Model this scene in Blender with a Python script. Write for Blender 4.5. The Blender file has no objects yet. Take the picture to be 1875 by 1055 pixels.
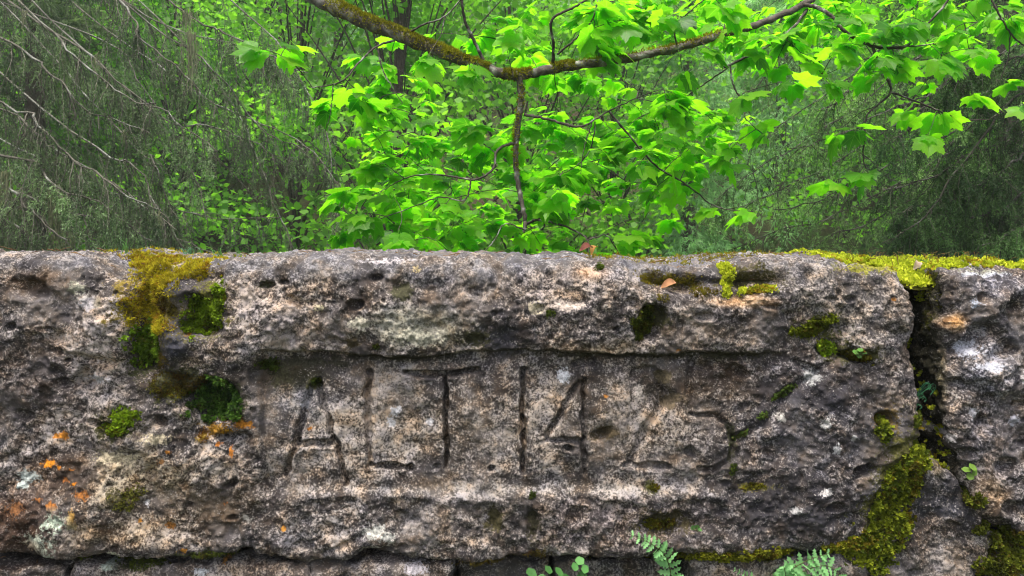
import bpy, math, random
import numpy as np
from math import radians, sin, cos, pi

random.seed(7)
RNG = np.random.default_rng(7)
S = bpy.context.scene
COL = S.collection

# ------------------------------------------------------------------ camera
ZC = 1.14            # eye height: just above the top of the parapet
CD = 1.5             # distance from the eye to the front of the wall
HY = 440.0           # picture row of the horizon (1875 x 1055 photograph)
PXM = 937.5          # photograph pixels per metre on the wall face
FPX = PXM * CD
cam = bpy.data.cameras.new('camera')
cam.lens = 27.0
cam.sensor_width = 36.0
cam.shift_y = -(527.5 - HY) / 1875.0
cam.clip_start = 0.05
cam.clip_end = 2000
cam.dof.use_dof = True
cam.dof.focus_distance = 1.55
cam.dof.aperture_fstop = 14.0
co = bpy.data.objects.new('camera', cam)
co.location = (0, -CD, ZC)
co.rotation_euler = (radians(90), 0, 0)
COL.objects.link(co)
S.camera = co

# ------------------------------------------------------------------ sky, sun, exposure
SUN_EL, SUN_AZ = 73.0, 205.0        # azimuth clockwise from +Y; bright veiled sun almost overhead, so the leaves glow and the wall is grazed
W = bpy.data.worlds.new('World')
S.world = W
W.use_nodes = True
wn = W.node_tree
for n in list(wn.nodes): wn.nodes.remove(n)
sky = wn.nodes.new('ShaderNodeTexSky')
sky.sky_type = 'NISHITA'
sky.sun_disc = False
sky.sun_elevation = radians(SUN_EL)
sky.sun_rotation = radians(SUN_AZ)
sky.air_density = 0.5
sky.dust_density = 6.0
sky.ozone_density = 1.0
bg = wn.nodes.new('ShaderNodeBackground')
bg.inputs['Strength'].default_value = 0.13
wo = wn.nodes.new('ShaderNodeOutputWorld')
wn.links.new(sky.outputs['Color'], bg.inputs['Color'])
wn.links.new(bg.outputs['Background'], wo.inputs['Surface'])
sun = bpy.data.lights.new('sun', 'SUN')
sun.energy = 1.5
sun.angle = radians(12)
sun.color = (1.0, 0.95, 0.87)
so = bpy.data.objects.new('sun', sun)
so.rotation_euler = (radians(90 - SUN_EL), 0, radians(180 - SUN_AZ))
so.location = (0, 0, 20)
COL.objects.link(so)
S.view_settings.view_transform = 'Standard'
S.view_settings.look = 'None'
S.view_settings.exposure = 1.6
S.view_settings.gamma = 1.0
S.view_settings.use_curve_mapping = False
S.cycles.max_bounces = 8
S.cycles.diffuse_bounces = 4
S.cycles.transmission_bounces = 6
S.cycles.transparent_max_bounces = 8
S.cycles.use_denoising = True
S.cycles.filter_width = 1.05

# ------------------------------------------------------------------ helpers
def P(px, py, d):
    """point seen at photograph pixel (px, py), d metres in front of the eye"""
    return np.array([(px - 937.5) * d / FPX, d - CD, ZC - (py - HY) * d / FPX])

def tag(o, label=None, cat=None, group=None, kind=None):
    if label: o['label'] = label
    if cat: o['category'] = cat
    if group: o['group'] = group
    if kind: o['kind'] = kind
    return o

def link(name, data, parent=None):
    o = bpy.data.objects.new(name, data)
    COL.objects.link(o)
    if parent is not None:
        o.parent = parent
        o.matrix_parent_inverse = parent.matrix_basis.inverted() if parent.matrix_basis else o.matrix_parent_inverse
    return o

def empty(name, loc):
    o = bpy.data.objects.new(name, None)
    o.location = loc
    o.empty_display_size = 0.1
    COL.objects.link(o)
    return o

def mesh(name, V, F, mat, attrs=None, smooth=True):
    """V (n,3), F (m,3) or (m,4)"""
    V = np.asarray(V, dtype=np.float32).reshape(-1, 3)
    F = np.asarray(F, dtype=np.int32)
    k = F.shape[1]
    me = bpy.data.meshes.new(name)
    me.vertices.add(len(V))
    me.vertices.foreach_set('co', V.ravel())
    me.loops.add(F.size)
    me.loops.foreach_set('vertex_index', F.ravel())
    me.polygons.add(len(F))
    me.polygons.foreach_set('loop_start', np.arange(0, F.size, k, dtype=np.int32))
    if smooth:
        me.polygons.foreach_set('use_smooth', np.ones(len(F), dtype=bool))
    me.update(calc_edges=True)
    for an, arr in (attrs or {}).items():
        arr = np.asarray(arr, dtype=np.float32)
        if arr.ndim == 1:
            a = me.attributes.new(an, 'FLOAT', 'POINT')
            a.data.foreach_set('value', arr)
        elif arr.shape[1] == 3:
            a = me.attributes.new(an, 'FLOAT_VECTOR', 'POINT')
            a.data.foreach_set('vector', arr.ravel())
        else:
            a = me.attributes.new(an, 'FLOAT_COLOR', 'POINT')
            a.data.foreach_set('color', arr.ravel())
    if mat is not None:
        me.materials.append(mat)
    return me

class Acc:
    """collects triangles with a colour per vertex"""
    def __init__(s): s.V = []; s.F = []; s.C = []; s.n = 0
    def add(s, V, F, c=(1, 1, 1)):
        V = np.asarray(V, float).reshape(-1, 3); F = np.asarray(F, int)
        if F.shape[1] == 4:
            F = np.concatenate([F[:, [0, 1, 2]], F[:, [0, 2, 3]]])
        c = np.asarray(c, float)
        if c.ndim == 1: c = np.tile(c[:3], (len(V), 1))
        s.V.append(V); s.F.append(F + s.n); s.C.append(c[:, :3]); s.n += len(V)
    def mesh(s, name, mat, smooth=True):
        V = np.concatenate(s.V); F = np.concatenate(s.F); C = np.concatenate(s.C)
        return mesh(name, V, F, mat, {'tint': np.c_[C, np.ones(len(C))]}, smooth)

def norm(v):
    v = np.asarray(v, float)
    return v / (np.linalg.norm(v, axis=-1, keepdims=True) + 1e-12)

def spline(pts, n):
    """Catmull-Rom through pts, n samples"""
    p = np.asarray(pts, float)
    if len(p) == 2:
        t = np.linspace(0, 1, n)[:, None]
        return p[0] * (1 - t) + p[1] * t
    q = np.vstack([2 * p[0] - p[1], p, 2 * p[-1] - p[-2]])
    seg = len(p) - 1
    u = np.linspace(0, seg - 1e-9, n)
    i = u.astype(int); t = (u - i)[:, None]
    a, b, c, d = q[i], q[i + 1], q[i + 2], q[i + 3]
    return 0.5 * ((2 * b) + (-a + c) * t + (2 * a - 5 * b + 4 * c - d) * t ** 2 + (-a + 3 * b - 3 * c + d) * t ** 3)

def tube(pts, rad, sides=6, rough=0.0, seed=0):
    p = np.asarray(pts, float); n = len(p)
    rad = np.broadcast_to(np.asarray(rad, float), (n,))
    t = norm(np.gradient(p, axis=0))
    ref = np.array([0.31, 0.2, 0.93]) if abs(t[0] @ np.array([0.31, 0.2, 0.93])) < 0.9 else np.array([1.0, 0, 0])
    a = norm(np.cross(t, ref)); b = np.cross(t, a)
    ang = np.linspace(0, 2 * pi, sides, endpoint=False)
    rr = rad[:, None] * np.ones((n, sides))
    if rough:
        rg = np.random.default_rng(seed)
        rr = rr * (1 + rough * rg.normal(size=(n, sides)))
    V = p[:, None, :] + rr[..., None] * (np.cos(ang)[None, :, None] * a[:, None, :] + np.sin(ang)[None, :, None] * b[:, None, :])
    i = np.arange(n - 1)[:, None] * sides; j = np.arange(sides)[None, :]; j2 = (j + 1) % sides
    F = np.stack([i + j, i + j2, i + sides + j2, i + sides + j], -1).reshape(-1, 4)
    return V.reshape(-1, 3), F

# ---- noise in numpy
def _h(ix, iy, iz, seed):
    x = (ix.astype(np.int64) * 374761393 + iy.astype(np.int64) * 668265263 + iz.astype(np.int64) * 2147483647 + seed * 1274126177) & 0xFFFFFFFF
    x = ((x ^ (x >> 13)) * 1274126177) & 0xFFFFFFFF
    x = ((x ^ (x >> 16)) * 2246822519) & 0xFFFFFFFF
    x = x ^ (x >> 15)
    return (x & 0xFFFFFF) / float(0xFFFFFF)

def vnoise(p, seed=0):
    f = np.floor(p); u = p - f
    u = u * u * u * (u * (u * 6 - 15) + 10)
    i = f.astype(np.int64)
    r = 0
    for dx in (0, 1):
        for dy in (0, 1):
            for dz in (0, 1):
                w = (u[:, 0] if dx else 1 - u[:, 0]) * (u[:, 1] if dy else 1 - u[:, 1]) * (u[:, 2] if dz else 1 - u[:, 2])
                r = r + w * _h(i[:, 0] + dx, i[:, 1] + dy, i[:, 2] + dz, seed)
    return r * 2 - 1

def fbm(p, octaves=4, seed=0, gain=0.5, lac=2.03):
    a, s, t = 1.0, 0, 0
    for o in range(octaves):
        s = s + a * vnoise(p, seed + o * 17); t += a
        p = p * lac + 3.7; a *= gain
    return s / t

def pits(p, cell, seed, frac=0.5, rmin=0.12, rmax=0.45):
    """depth 0..1 of round holes scattered in cells"""
    q = p / cell
    f = np.floor(q).astype(np.int64)
    out = np.zeros(len(p))
    for dx in (-1, 0, 1):
        for dy in (-1, 0, 1):
            for dz in (-1, 0, 1):
                ix, iy, iz = f[:, 0] + dx, f[:, 1] + dy, f[:, 2] + dz
                keep = _h(ix, iy, iz, seed + 5) < frac
                r = rmin + (rmax - rmin) * _h(ix, iy, iz, seed + 4) ** 2
                d = ((q[:, 0] - ix - _h(ix, iy, iz, seed + 1)) ** 2 + (q[:, 1] - iy - _h(ix, iy, iz, seed + 2)) ** 2
                     + (q[:, 2] - iz - _h(ix, iy, iz, seed + 3)) ** 2)
                k = np.clip(1 - d / (r * r), 0, 1)
                out = np.maximum(out, np.where(keep, k, 0) * (r / rmax))
    return out

def sstep(a, b, x):
    t = np.clip((x - a) / (b - a), 0, 1)
    return t * t * (3 - 2 * t)

def seg(px, py, a, b):
    ax, ay = a; bx, by = b
    vx, vy = bx - ax, by - ay
    t = np.clip(((px - ax) * vx + (py - ay) * vy) / (vx * vx + vy * vy + 1e-9), 0, 1)
    return np.hypot(px - ax - t * vx, py - ay - t * vy), t

def ell(px, py, cx, cy, rx, ry, ang=0.0):
    c, s = cos(radians(ang)), sin(radians(ang))
    dx, dy = px - cx, py - cy
    u, v = (dx * c + dy * s) / rx, (-dx * s + dy * c) / ry
    return u * u + v * v

# ------------------------------------------------------------------ materials
def new_mat(name):
    m = bpy.data.materials.new(name)
    m.use_nodes = True
    nt = m.node_tree
    for n in list(nt.nodes): nt.nodes.remove(n)
    return m, nt
def nd(nt, t, **kw):
    n = nt.nodes.new(t)
    for k, v in kw.items():
        if k in n.inputs.keys(): n.inputs[k].default_value = v
        else: setattr(n, k, v)
    return n
def ramp(nt, stops, interp='LINEAR'):
    r = nt.nodes.new('ShaderNodeValToRGB')
    r.color_ramp.interpolation = interp
    e = r.color_ramp.elements
    while len(e) < len(stops): e.new(0.5)
    for k, (p, c) in zip(e, stops):
        k.position = p; k.color = (c[0], c[1], c[2], 1) if hasattr(c, '__len__') else (c, c, c, 1)
    return r
def mixc(nt, a, b, fac, blend='MIX'):
    m = nt.nodes.new('ShaderNodeMix'); m.data_type = 'RGBA'; m.blend_type = blend
    for sock, v in ((m.inputs[6], a), (m.inputs[7], b), (m.inputs[0], fac)):
        if hasattr(v, 'is_output') or hasattr(v, 'links'): nt.links.new(v, sock)
        else: sock.default_value = v if not hasattr(v, '__len__') else (v[0], v[1], v[2], 1)
    return m.outputs[2]
def math_(nt, op, a, b=None, clamp=False):
    m = nt.nodes.new('ShaderNodeMath'); m.operation = op; m.use_clamp = clamp
    for i, v in enumerate((a, b)):
        if v is None: continue
        if hasattr(v, 'links'): nt.links.new(v, m.inputs[i])
        else: m.inputs[i].default_value = v
    return m.outputs[0]

def stone_material():
    m, nt = new_mat('weathered_stone')
    L = nt.links.new
    tc = nd(nt, 'ShaderNodeTexCoord').outputs['Object']
    dk = nd(nt, 'ShaderNodeAttribute', attribute_name='dark').outputs['Color']
    lt = nd(nt, 'ShaderNodeAttribute', attribute_name='light').outputs['Color']
    bi = nd(nt, 'ShaderNodeAttribute', attribute_name='bias').outputs['Fac']
    ov = nd(nt, 'ShaderNodeAttribute', attribute_name='crust')
    def noise(scale, detail=4, rough=0.6, dist=0.0):
        n = nd(nt, 'ShaderNodeTexNoise', Scale=scale, Detail=detail, Roughness=rough, Distortion=dist)
        L(tc, n.inputs['Vector']); return n.outputs['Fac']
    fine = noise(210, 5, 0.72, 0.4)
    mid = noise(48, 5, 0.65, 0.3)
    big = noise(11, 4, 0.6)
    tiny = noise(620, 3, 0.7)
    v = math_(nt, 'ADD', math_(nt, 'MULTIPLY', fine, 1.15), math_(nt, 'MULTIPLY', mid, 0.55))
    v = math_(nt, 'ADD', v, math_(nt, 'MULTIPLY', tiny, 0.35))
    v = math_(nt, 'ADD', v, math_(nt, 'MULTIPLY', big, 0.45))          # mean about 1.15
    v = math_(nt, 'ADD', v, bi)
    r = ramp(nt, [(0.0, 0.0), (0.455, 0.03), (0.53, 0.30), (0.60, 0.86), (0.66, 1.0)])
    L(math_(nt, 'SUBTRACT', v, 0.765), r.inputs['Fac'])
    calm = math_(nt, 'MULTIPLY', ramp_fac(nt, noise(7.5, 3, 0.55), 0.5, 0.66), 0.62)
    grain = mixc(nt, r.outputs['Color'], (0.36, 0.36, 0.36), calm)
    col = mixc(nt, dk, lt, grain)
    # hue drift: warm brown to violet grey
    hn = noise(26, 3, 0.6)
    hr = ramp(nt, [(0.34, (0.86, 0.89, 0.98)), (0.5, (1.02, 1, 0.95)), (0.66, (1.18, 0.98, 0.74))])
    L(hn, hr.inputs['Fac'])
    col = mixc(nt, col, hr.outputs['Color'], 0.85, 'MULTIPLY')
    # thin pale crust flecks
    fl = ramp(nt, [(0.62, 0.0), (0.68, 1.0)])
    L(noise(330, 2, 0.5, 1.2), fl.inputs['Fac'])
    flm = math_(nt, 'MULTIPLY', fl.outputs['Color'], ramp_fac(nt, mid, 0.42, 0.6))
    col = mixc(nt, col, (0.52, 0.48, 0.44), math_(nt, 'MULTIPLY', flm, 0.9))
    # lichen, algae and painted overhang shadow, ragged at the rim
    al = math_(nt, 'ADD', ov.outputs['Alpha'], math_(nt, 'MULTIPLY', math_(nt, 'SUBTRACT', noise(170, 5, 0.75), 0.5), 2.1))
    ar = ramp(nt, [(0.42, 0.0), (0.6, 1.0)])
    L(al, ar.inputs['Fac'])
    ovc = mixc(nt, ov.outputs['Color'], ramp_col(nt, fine, (0.22, 0.22, 0.22), (1.75, 1.72, 1.68)), 1.0, 'MULTIPLY')
    gate = ramp(nt, [(0.02, 0.0), (0.12, 1.0)]); L(ov.outputs['Alpha'], gate.inputs['Fac'])
    col = mixc(nt, col, ovc, math_(nt, 'MULTIPLY', ar.outputs['Color'], gate.outputs['Color']))
    bs = nd(nt, 'ShaderNodeBsdfPrincipled', Roughness=0.92)
    bs.inputs['Specular IOR Level'].default_value = 0.18
    L(col, bs.inputs['Base Color'])
    b1 = nd(nt, 'ShaderNodeBump', Strength=0.75, Distance=0.006); L(mid, b1.inputs['Height'])
    b2 = nd(nt, 'ShaderNodeBump', Strength=1.0, Distance=0.0034); L(fine, b2.inputs['Height']); L(b1.outputs[0], b2.inputs['Normal'])
    L(b2.outputs[0], bs.inputs['Normal'])
    o = nd(nt, 'ShaderNodeOutputMaterial'); L(bs.outputs[0], o.inputs['Surface'])
    return m
def ramp_fac(nt, sock, a, b):
    r = ramp(nt, [(a, 0.0), (b, 1.0)]); nt.links.new(sock, r.inputs['Fac']); return r.outputs['Color']
def ramp_col(nt, sock, a, b):
    r = ramp(nt, [(0.3, a), (0.7, b)]); nt.links.new(sock, r.inputs['Fac']); return r.outputs['Color']

def tint_material(name, rough=0.85, trans=0.0, spec=0.2, noise_scale=0, bump=0.0, gain=1.0, tgain=(1, 1, 1), var=0.35):
    """base colour from the mesh's own 'tint' colour, with noise; optional light passing through"""
    m, nt = new_mat(name); L = nt.links.new
    a = nd(nt, 'ShaderNodeAttribute', attribute_name='tint').outputs['Color']
    col = a
    nz = None
    if noise_scale:
        tc = nd(nt, 'ShaderNodeTexCoord').outputs['Object']
        n = nd(nt, 'ShaderNodeTexNoise', Scale=noise_scale, Detail=5, Roughness=0.65); L(tc, n.inputs['Vector'])
        nz = n.outputs['Fac']
        col = mixc(nt, col, ramp_col(nt, nz, (1 - var,) * 3, (1 + var,) * 3), 1.0, 'MULTIPLY')
    bs = nd(nt, 'ShaderNodeBsdfPrincipled', Roughness=rough)
    bs.inputs['Specular IOR Level'].default_value = spec
    L(col, bs.inputs['Base Color'])
    if bump and nz is not None:
        b = nd(nt, 'ShaderNodeBump', Strength=0.8, Distance=bump); L(nz, b.inputs['Height']); L(b.outputs[0], bs.inputs['Normal'])
    out = nd(nt, 'ShaderNodeOutputMaterial')
    if trans:
        tr = nd(nt, 'ShaderNodeBsdfTranslucent')
        L(mixc(nt, col, tgain, 1.0, 'MULTIPLY'), tr.inputs['Color'])
        mx = nd(nt, 'ShaderNodeMixShader'); mx.inputs[0].default_value = trans
        L(bs.outputs[0], mx.inputs[1]); L(tr.outputs[0], mx.inputs[2]); L(mx.outputs[0], out.inputs['Surface'])
    else:
        L(bs.outputs[0], out.inputs['Surface'])
    return m

def leaf_material():
    m, nt = new_mat('sycamore_leaf'); L = nt.links.new
    a = nd(nt, 'ShaderNodeAttribute', attribute_name='leafco').outputs['Vector']
    oi = nd(nt, 'ShaderNodeObjectInfo').outputs['Random']
    sx = nd(nt, 'ShaderNodeSeparateXYZ'); L(a, sx.inputs[0])
    x = math_(nt, 'ABSOLUTE', sx.outputs[0]); y = sx.outputs[1]
    d = x
    for deg in (47, 98):
        c, s = cos(radians(deg)), sin(radians(deg))
        dd = math_(nt, 'ABSOLUTE', math_(nt, 'SUBTRACT', math_(nt, 'MULTIPLY', x, c), math_(nt, 'MULTIPLY', y, s)))
        # only forward along this rib
        al = math_(nt, 'ADD', math_(nt, 'MULTIPLY', x, s), math_(nt, 'MULTIPLY', y, c))
        dd = math_(nt, 'ADD', dd, math_(nt, 'MULTIPLY', math_(nt, 'LESS_THAN', al, 0.0), 1.0))
        d = math_(nt, 'MINIMUM', d, dd)
    vr = ramp(nt, [(0.0, 1.0), (0.028, 0.0)]); L(d, vr.inputs['Fac'])
    rnd = math_(nt, 'FRACT', math_(nt, 'ADD', oi, sx.outputs[2]))
    tc = nd(nt, 'ShaderNodeTexCoord').outputs['Object']
    n = nd(nt, 'ShaderNodeTexNoise', Scale=40.0, Detail=3); L(tc, n.inputs['Vector'])
    rr = ramp(nt, [(0.0, (0.032, 0.13, 0.010)), (0.25, (0.08, 0.24, 0.012)), (0.7, (0.13, 0.33, 0.014)), (1.0, (0.185, 0.40, 0.018))])
    L(rnd, rr.inputs['Fac'])
    col = mixc(nt, rr.outputs['Color'], ramp_col(nt, n.outputs['Fac'], (0.86, 0.86, 0.86), (1.12, 1.1, 1.05)), 1.0, 'MULTIPLY')
    colv = mixc(nt, col, (0.16, 0.30, 0.05), math_(nt, 'MULTIPLY', vr.outputs['Color'], 0.55))
    bs = nd(nt, 'ShaderNodeBsdfPrincipled', Roughness=0.42)
    bs.inputs['Specular IOR Level'].default_value = 0.35
    L(mixc(nt, colv, (1.1, 1.1, 1.0), 1.0, 'MULTIPLY'), bs.inputs['Base Color'])
    tr = nd(nt, 'ShaderNodeBsdfTranslucent')
    L(mixc(nt, colv, (2.35, 2.75, 1.0), 1.0, 'MULTIPLY'), tr.inputs['Color'])
    mx = nd(nt, 'ShaderNodeMixShader'); mx.inputs[0].default_value = 0.62
    L(bs.outputs[0], mx.inputs[1]); L(tr.outputs[0], mx.inputs[2])
    out = nd(nt, 'ShaderNodeOutputMaterial'); L(mx.outputs[0], out.inputs['Surface'])
    return m

def ground_material():
    m, nt = new_mat('forest_floor'); L = nt.links.new
    tc = nd(nt, 'ShaderNodeTexCoord').outputs['Object']
    n1 = nd(nt, 'ShaderNodeTexNoise', Scale=0.9, Detail=8, Roughness=0.7); L(tc, n1.inputs['Vector'])
    n2 = nd(nt, 'ShaderNodeTexNoise', Scale=22, Detail=6, Roughness=0.7); L(tc, n2.inputs['Vector'])
    r = ramp(nt, [(0.35, (0.055, 0.040, 0.024)), (0.5, (0.045, 0.055, 0.02)), (0.65, (0.05, 0.09, 0.022))])
    L(n1.outputs['Fac'], r.inputs['Fac'])
    c = mixc(nt, r.outputs['Color'], ramp_col(nt, n2.outputs['Fac'], (0.5, 0.5, 0.5), (1.4, 1.4, 1.4)), 1.0, 'MULTIPLY')
    bs = nd(nt, 'ShaderNodeBsdfPrincipled', Roughness=0.95); bs.inputs['Specular IOR Level'].default_value = 0.1
    L(c, bs.inputs['Base Color'])
    b = nd(nt, 'ShaderNodeBump', Strength=1.0, Distance=0.05); L(n2.outputs['Fac'], b.inputs['Height']); L(b.outputs[0], bs.inputs['Normal'])
    o = nd(nt, 'ShaderNodeOutputMaterial'); L(bs.outputs[0], o.inputs['Surface'])
    return m

M_STONE = stone_material()
M_LEAF = leaf_material()
M_GROUND = ground_material()
M_BARK = tint_material('bark', 0.9, noise_scale=60, bump=0.006, var=0.55)
M_MOSS = tint_material('moss', 0.9, trans=0.35, spec=0.1, tgain=(1.3, 1.4, 0.8))
M_FARNEEDLE = tint_material('far_spruce_needles', 0.7, trans=0.45, spec=0.25, tgain=(1.5, 1.7, 1.2))
M_NEEDLE = tint_material('spruce_needles', 0.7, trans=0.28, spec=0.25, tgain=(1.2, 1.4, 0.8))
M_FAR = tint_material('broad_leaves', 0.6, trans=0.55, spec=0.3, tgain=(1.9, 2.1, 0.8))
M_FERN = tint_material('fern_leaf', 0.6, trans=0.35, spec=0.3, tgain=(1.2, 1.4, 0.9))
M_DEAD = tint_material('dry_leaf', 0.8, trans=0.2, spec=0.2, noise_scale=90, var=0.3)

# ------------------------------------------------------------------ ground
def hill(x, y):
    z = np.where(y > 9, 0.46 * (y - 9), 0.0)
    z = np.where(y > 75, 0.46 * 66 + 0.02 * (y - 75), z)
    z = z + np.where(y > 9, 0.8, 0.05) * np.sin(x * 0.35 + 1.3) * np.cos(y * 0.27) * np.clip((y - 1) / 10, 0, 1)
    return z
gx = np.concatenate([np.linspace(-400, -45, 12), np.linspace(-40, 40, 81), np.linspace(45, 400, 12)])
gy = np.concatenate([np.linspace(-400, -25, 12), np.linspace(-20, 90, 111), np.linspace(95, 600, 14)])
GX, GY = np.meshgrid(gx, gy, indexing='ij')
GZ = hill(GX, GY) + 0.04 * np.sin(GX * 3.1) * np.sin(GY * 2.7)
nyy = len(gy)
ii = np.arange(len(gx) - 1)[:, None] * nyy; jj = np.arange(nyy - 1)[None, :]
GF = np.stack([ii + jj, ii + nyy + jj, ii + nyy + jj + 1, ii + jj + 1], -1).reshape(-1, 4)
tag(link('ground', mesh('ground', np.stack([GX, GY, GZ], -1).reshape(-1, 3), GF, M_GROUND)), 'brown and green forest floor rising to a wooded hillside', kind='structure')

# ------------------------------------------------------------------ the stone wall
SURF = []        # sampled surfaces, for moss and plants: (pos, normal, px, py, area)
def itp(*pairs):
    xs = [p[0] for p in pairs]; ys = [p[1] for p in pairs]
    return lambda v: np.interp(v, xs, ys)

def profile(n_front, R, n_arc, skirt):
    """list of (fraction, offset, back) across one direction of a rounded block; R = (start, end) radius in px"""
    out = []
    ra, rb = R
    for y in skirt[0][::-1]: out.append((0.0, -ra, ra / PXM + y))
    for k in range(n_arc[0], 0, -1):
        a = pi / 2 * k / n_arc[0]
        out.append((0.0, -ra * sin(a), ra / PXM * (1 - cos(a))))
    for f in np.linspace(0, 1, n_front): out.append((f, 0.0, 0.0))
    for k in range(1, n_arc[1] + 1):
        a = pi / 2 * k / n_arc[1]
        out.append((1.0, rb * sin(a), rb / PXM * (1 - cos(a))))
    for y in skirt[1]: out.append((1.0, rb, rb / PXM + y))
    return np.array(out)

def stone(name, xl, xr, zt, zb, res, R, seed, feat=None, colour=None, parent=None, label=None, rough=1.0, depth=0.42, topskirt=None, yoff=0.0, sample=True, calm=None):
    """a block with rounded edges; xl/xr: px at py, zt/zb: py at px"""
    rl, rr, rt, rb = R
    cx = 0.5 * (xl(700) + xr(700)); 
    wpx = float(np.max(xr(np.linspace(470, 1100, 20)) - xl(np.linspace(470, 1100, 20))))
    hx = np.linspace(xl(700), xr(700), 20)
    hpx = float(np.max(zb(hx) - zt(hx)))
    side = np.array([0.01, 0.03, 0.06, 0.1, 0.16, 0.25, depth])
    if res < 4: side = np.concatenate([np.arange(0.004, 0.1, 0.004), [0.13, 0.18, 0.25, depth]])
    top = side if topskirt is None else topskirt
    ax = profile(max(6, int(wpx / res)), (rl, rr), (max(3, int(rl * 1.5 / res)), max(3, int(rr * 1.5 / res))), (side, side))
    az = profile(max(6, int(hpx / res)), (rt, rb), (max(3, int(rt * 1.5 / res)), max(3, int(rb * 1.5 / res))), (top, side))
    nx, nz = len(ax), len(az)
    f = ax[:, 0][:, None]; dx = ax[:, 1][:, None]; ya = ax[:, 2][:, None]
    g = az[:, 0][None, :]; dz = az[:, 1][None, :]; yb = az[:, 2][None, :]
    zt0 = float(zt(cx)); zb0 = float(zb(cx))
    pya = (zt0 + rt) + g * (zb0 - rb - zt0 - rt) + dz
    L_, R_ = xl(pya), xr(pya)
    px = (L_ + rl) + f * (R_ - rr - L_ - rl) + dx
    T_, B_ = zt(px), zb(px)
    py = (T_ + rt) + g * (B_ - rb - T_ - rt) + dz
    y = ya + yb + yoff + 0 * px
    pos = np.stack([(px - 937.5) / PXM, y, ZC - (py - HY) / PXM], -1)
    def normals(p):
        du = np.gradient(p, axis=0); dv = np.gradient(p, axis=1)
        n = norm(np.cross(dv, du))
        return n
    n0 = normals(pos)
    p0 = pos.reshape(-1, 3); n = n0.reshape(-1, 3)
    pxf, pyf, yf = px.ravel(), py.ravel(), y.ravel() - yoff
    if n[np.argmin(yf)][1] > 0: n = -n; flip = True
    else: flip = False
    if calm is not None: rough = rough * calm(pxf, pyf)
    h = 0.012 * fbm(p0 * 5.5, 2, seed) + 0.0115 * fbm(p0 * 15, 3, seed + 40)
    h += rough * (0.0085 * fbm(p0 * 42, 3, seed + 80) + 0.0040 * fbm(p0 * 120, 2, seed + 120))
    dens = np.clip(0.75 + 0.8 * fbm(p0 * 9, 2, seed + 7), 0.1, 1.3)
    h -= rough * dens * (0.014 * pits(p0, 0.055, seed + 200, 0.45) + 0.010 * pits(p0, 0.024, seed + 300, 0.4) + (0.0050 * pits(p0, 0.0125, seed + 350, 0.45) if res < 4 else 0))
    front = np.clip(1 - yf / 0.16, 0, 1)
    if feat is not None:
        h = h + feat(pxf, pyf, yf, p0) * front
    pos1 = (p0 + n * h[:, None]).reshape(nx, nz, 3)
    i = np.arange(nx - 1)[:, None] * nz; j = np.arange(nz - 1)[None, :]
    F = np.stack([i + j, i + j + 1, i + nz + j + 1, i + nz + j], -1).reshape(-1, 4)
    if flip: F = F[:, ::-1]
    # check orientation from the front face
    mid = len(F) // 2
    a, b, c = (pos1.reshape(-1, 3)[k] for k in F[mid][:3])
    if np.cross(b - a, c - a)[1] > 0: F = F[:, ::-1]
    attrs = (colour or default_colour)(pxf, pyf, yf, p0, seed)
    me = mesh(name, pos1.reshape(-1, 3), F, M_STONE, attrs)
    o = link(name, me, parent)
    if label: o['label'] = label
    if sample:
        n1 = normals(pos1).reshape(-1, 3)
        if flip: n1 = -n1
        ar = np.linalg.norm(np.cross(np.gradient(pos1, axis=0), np.gradient(pos1, axis=1)), axis=-1).ravel()
        q = pos1.reshape(-1, 3)
        SURF.append((q, n1, 937.5 + q[:, 0] * PXM, HY + (ZC - q[:, 2]) * PXM, ar))
    return o

# ---- colour fields
def blobs(px, py, lst, nz):
    """weights of soft spots, edges broken by noise"""
    for (cx, cy, rx, ry, *val) in lst:
        w = np.clip(1.25 - np.sqrt(ell(px, py, cx, cy, rx, ry)) + 0.45 * nz, 0, 1)
        yield w * w * (3 - 2 * w), val

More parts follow.
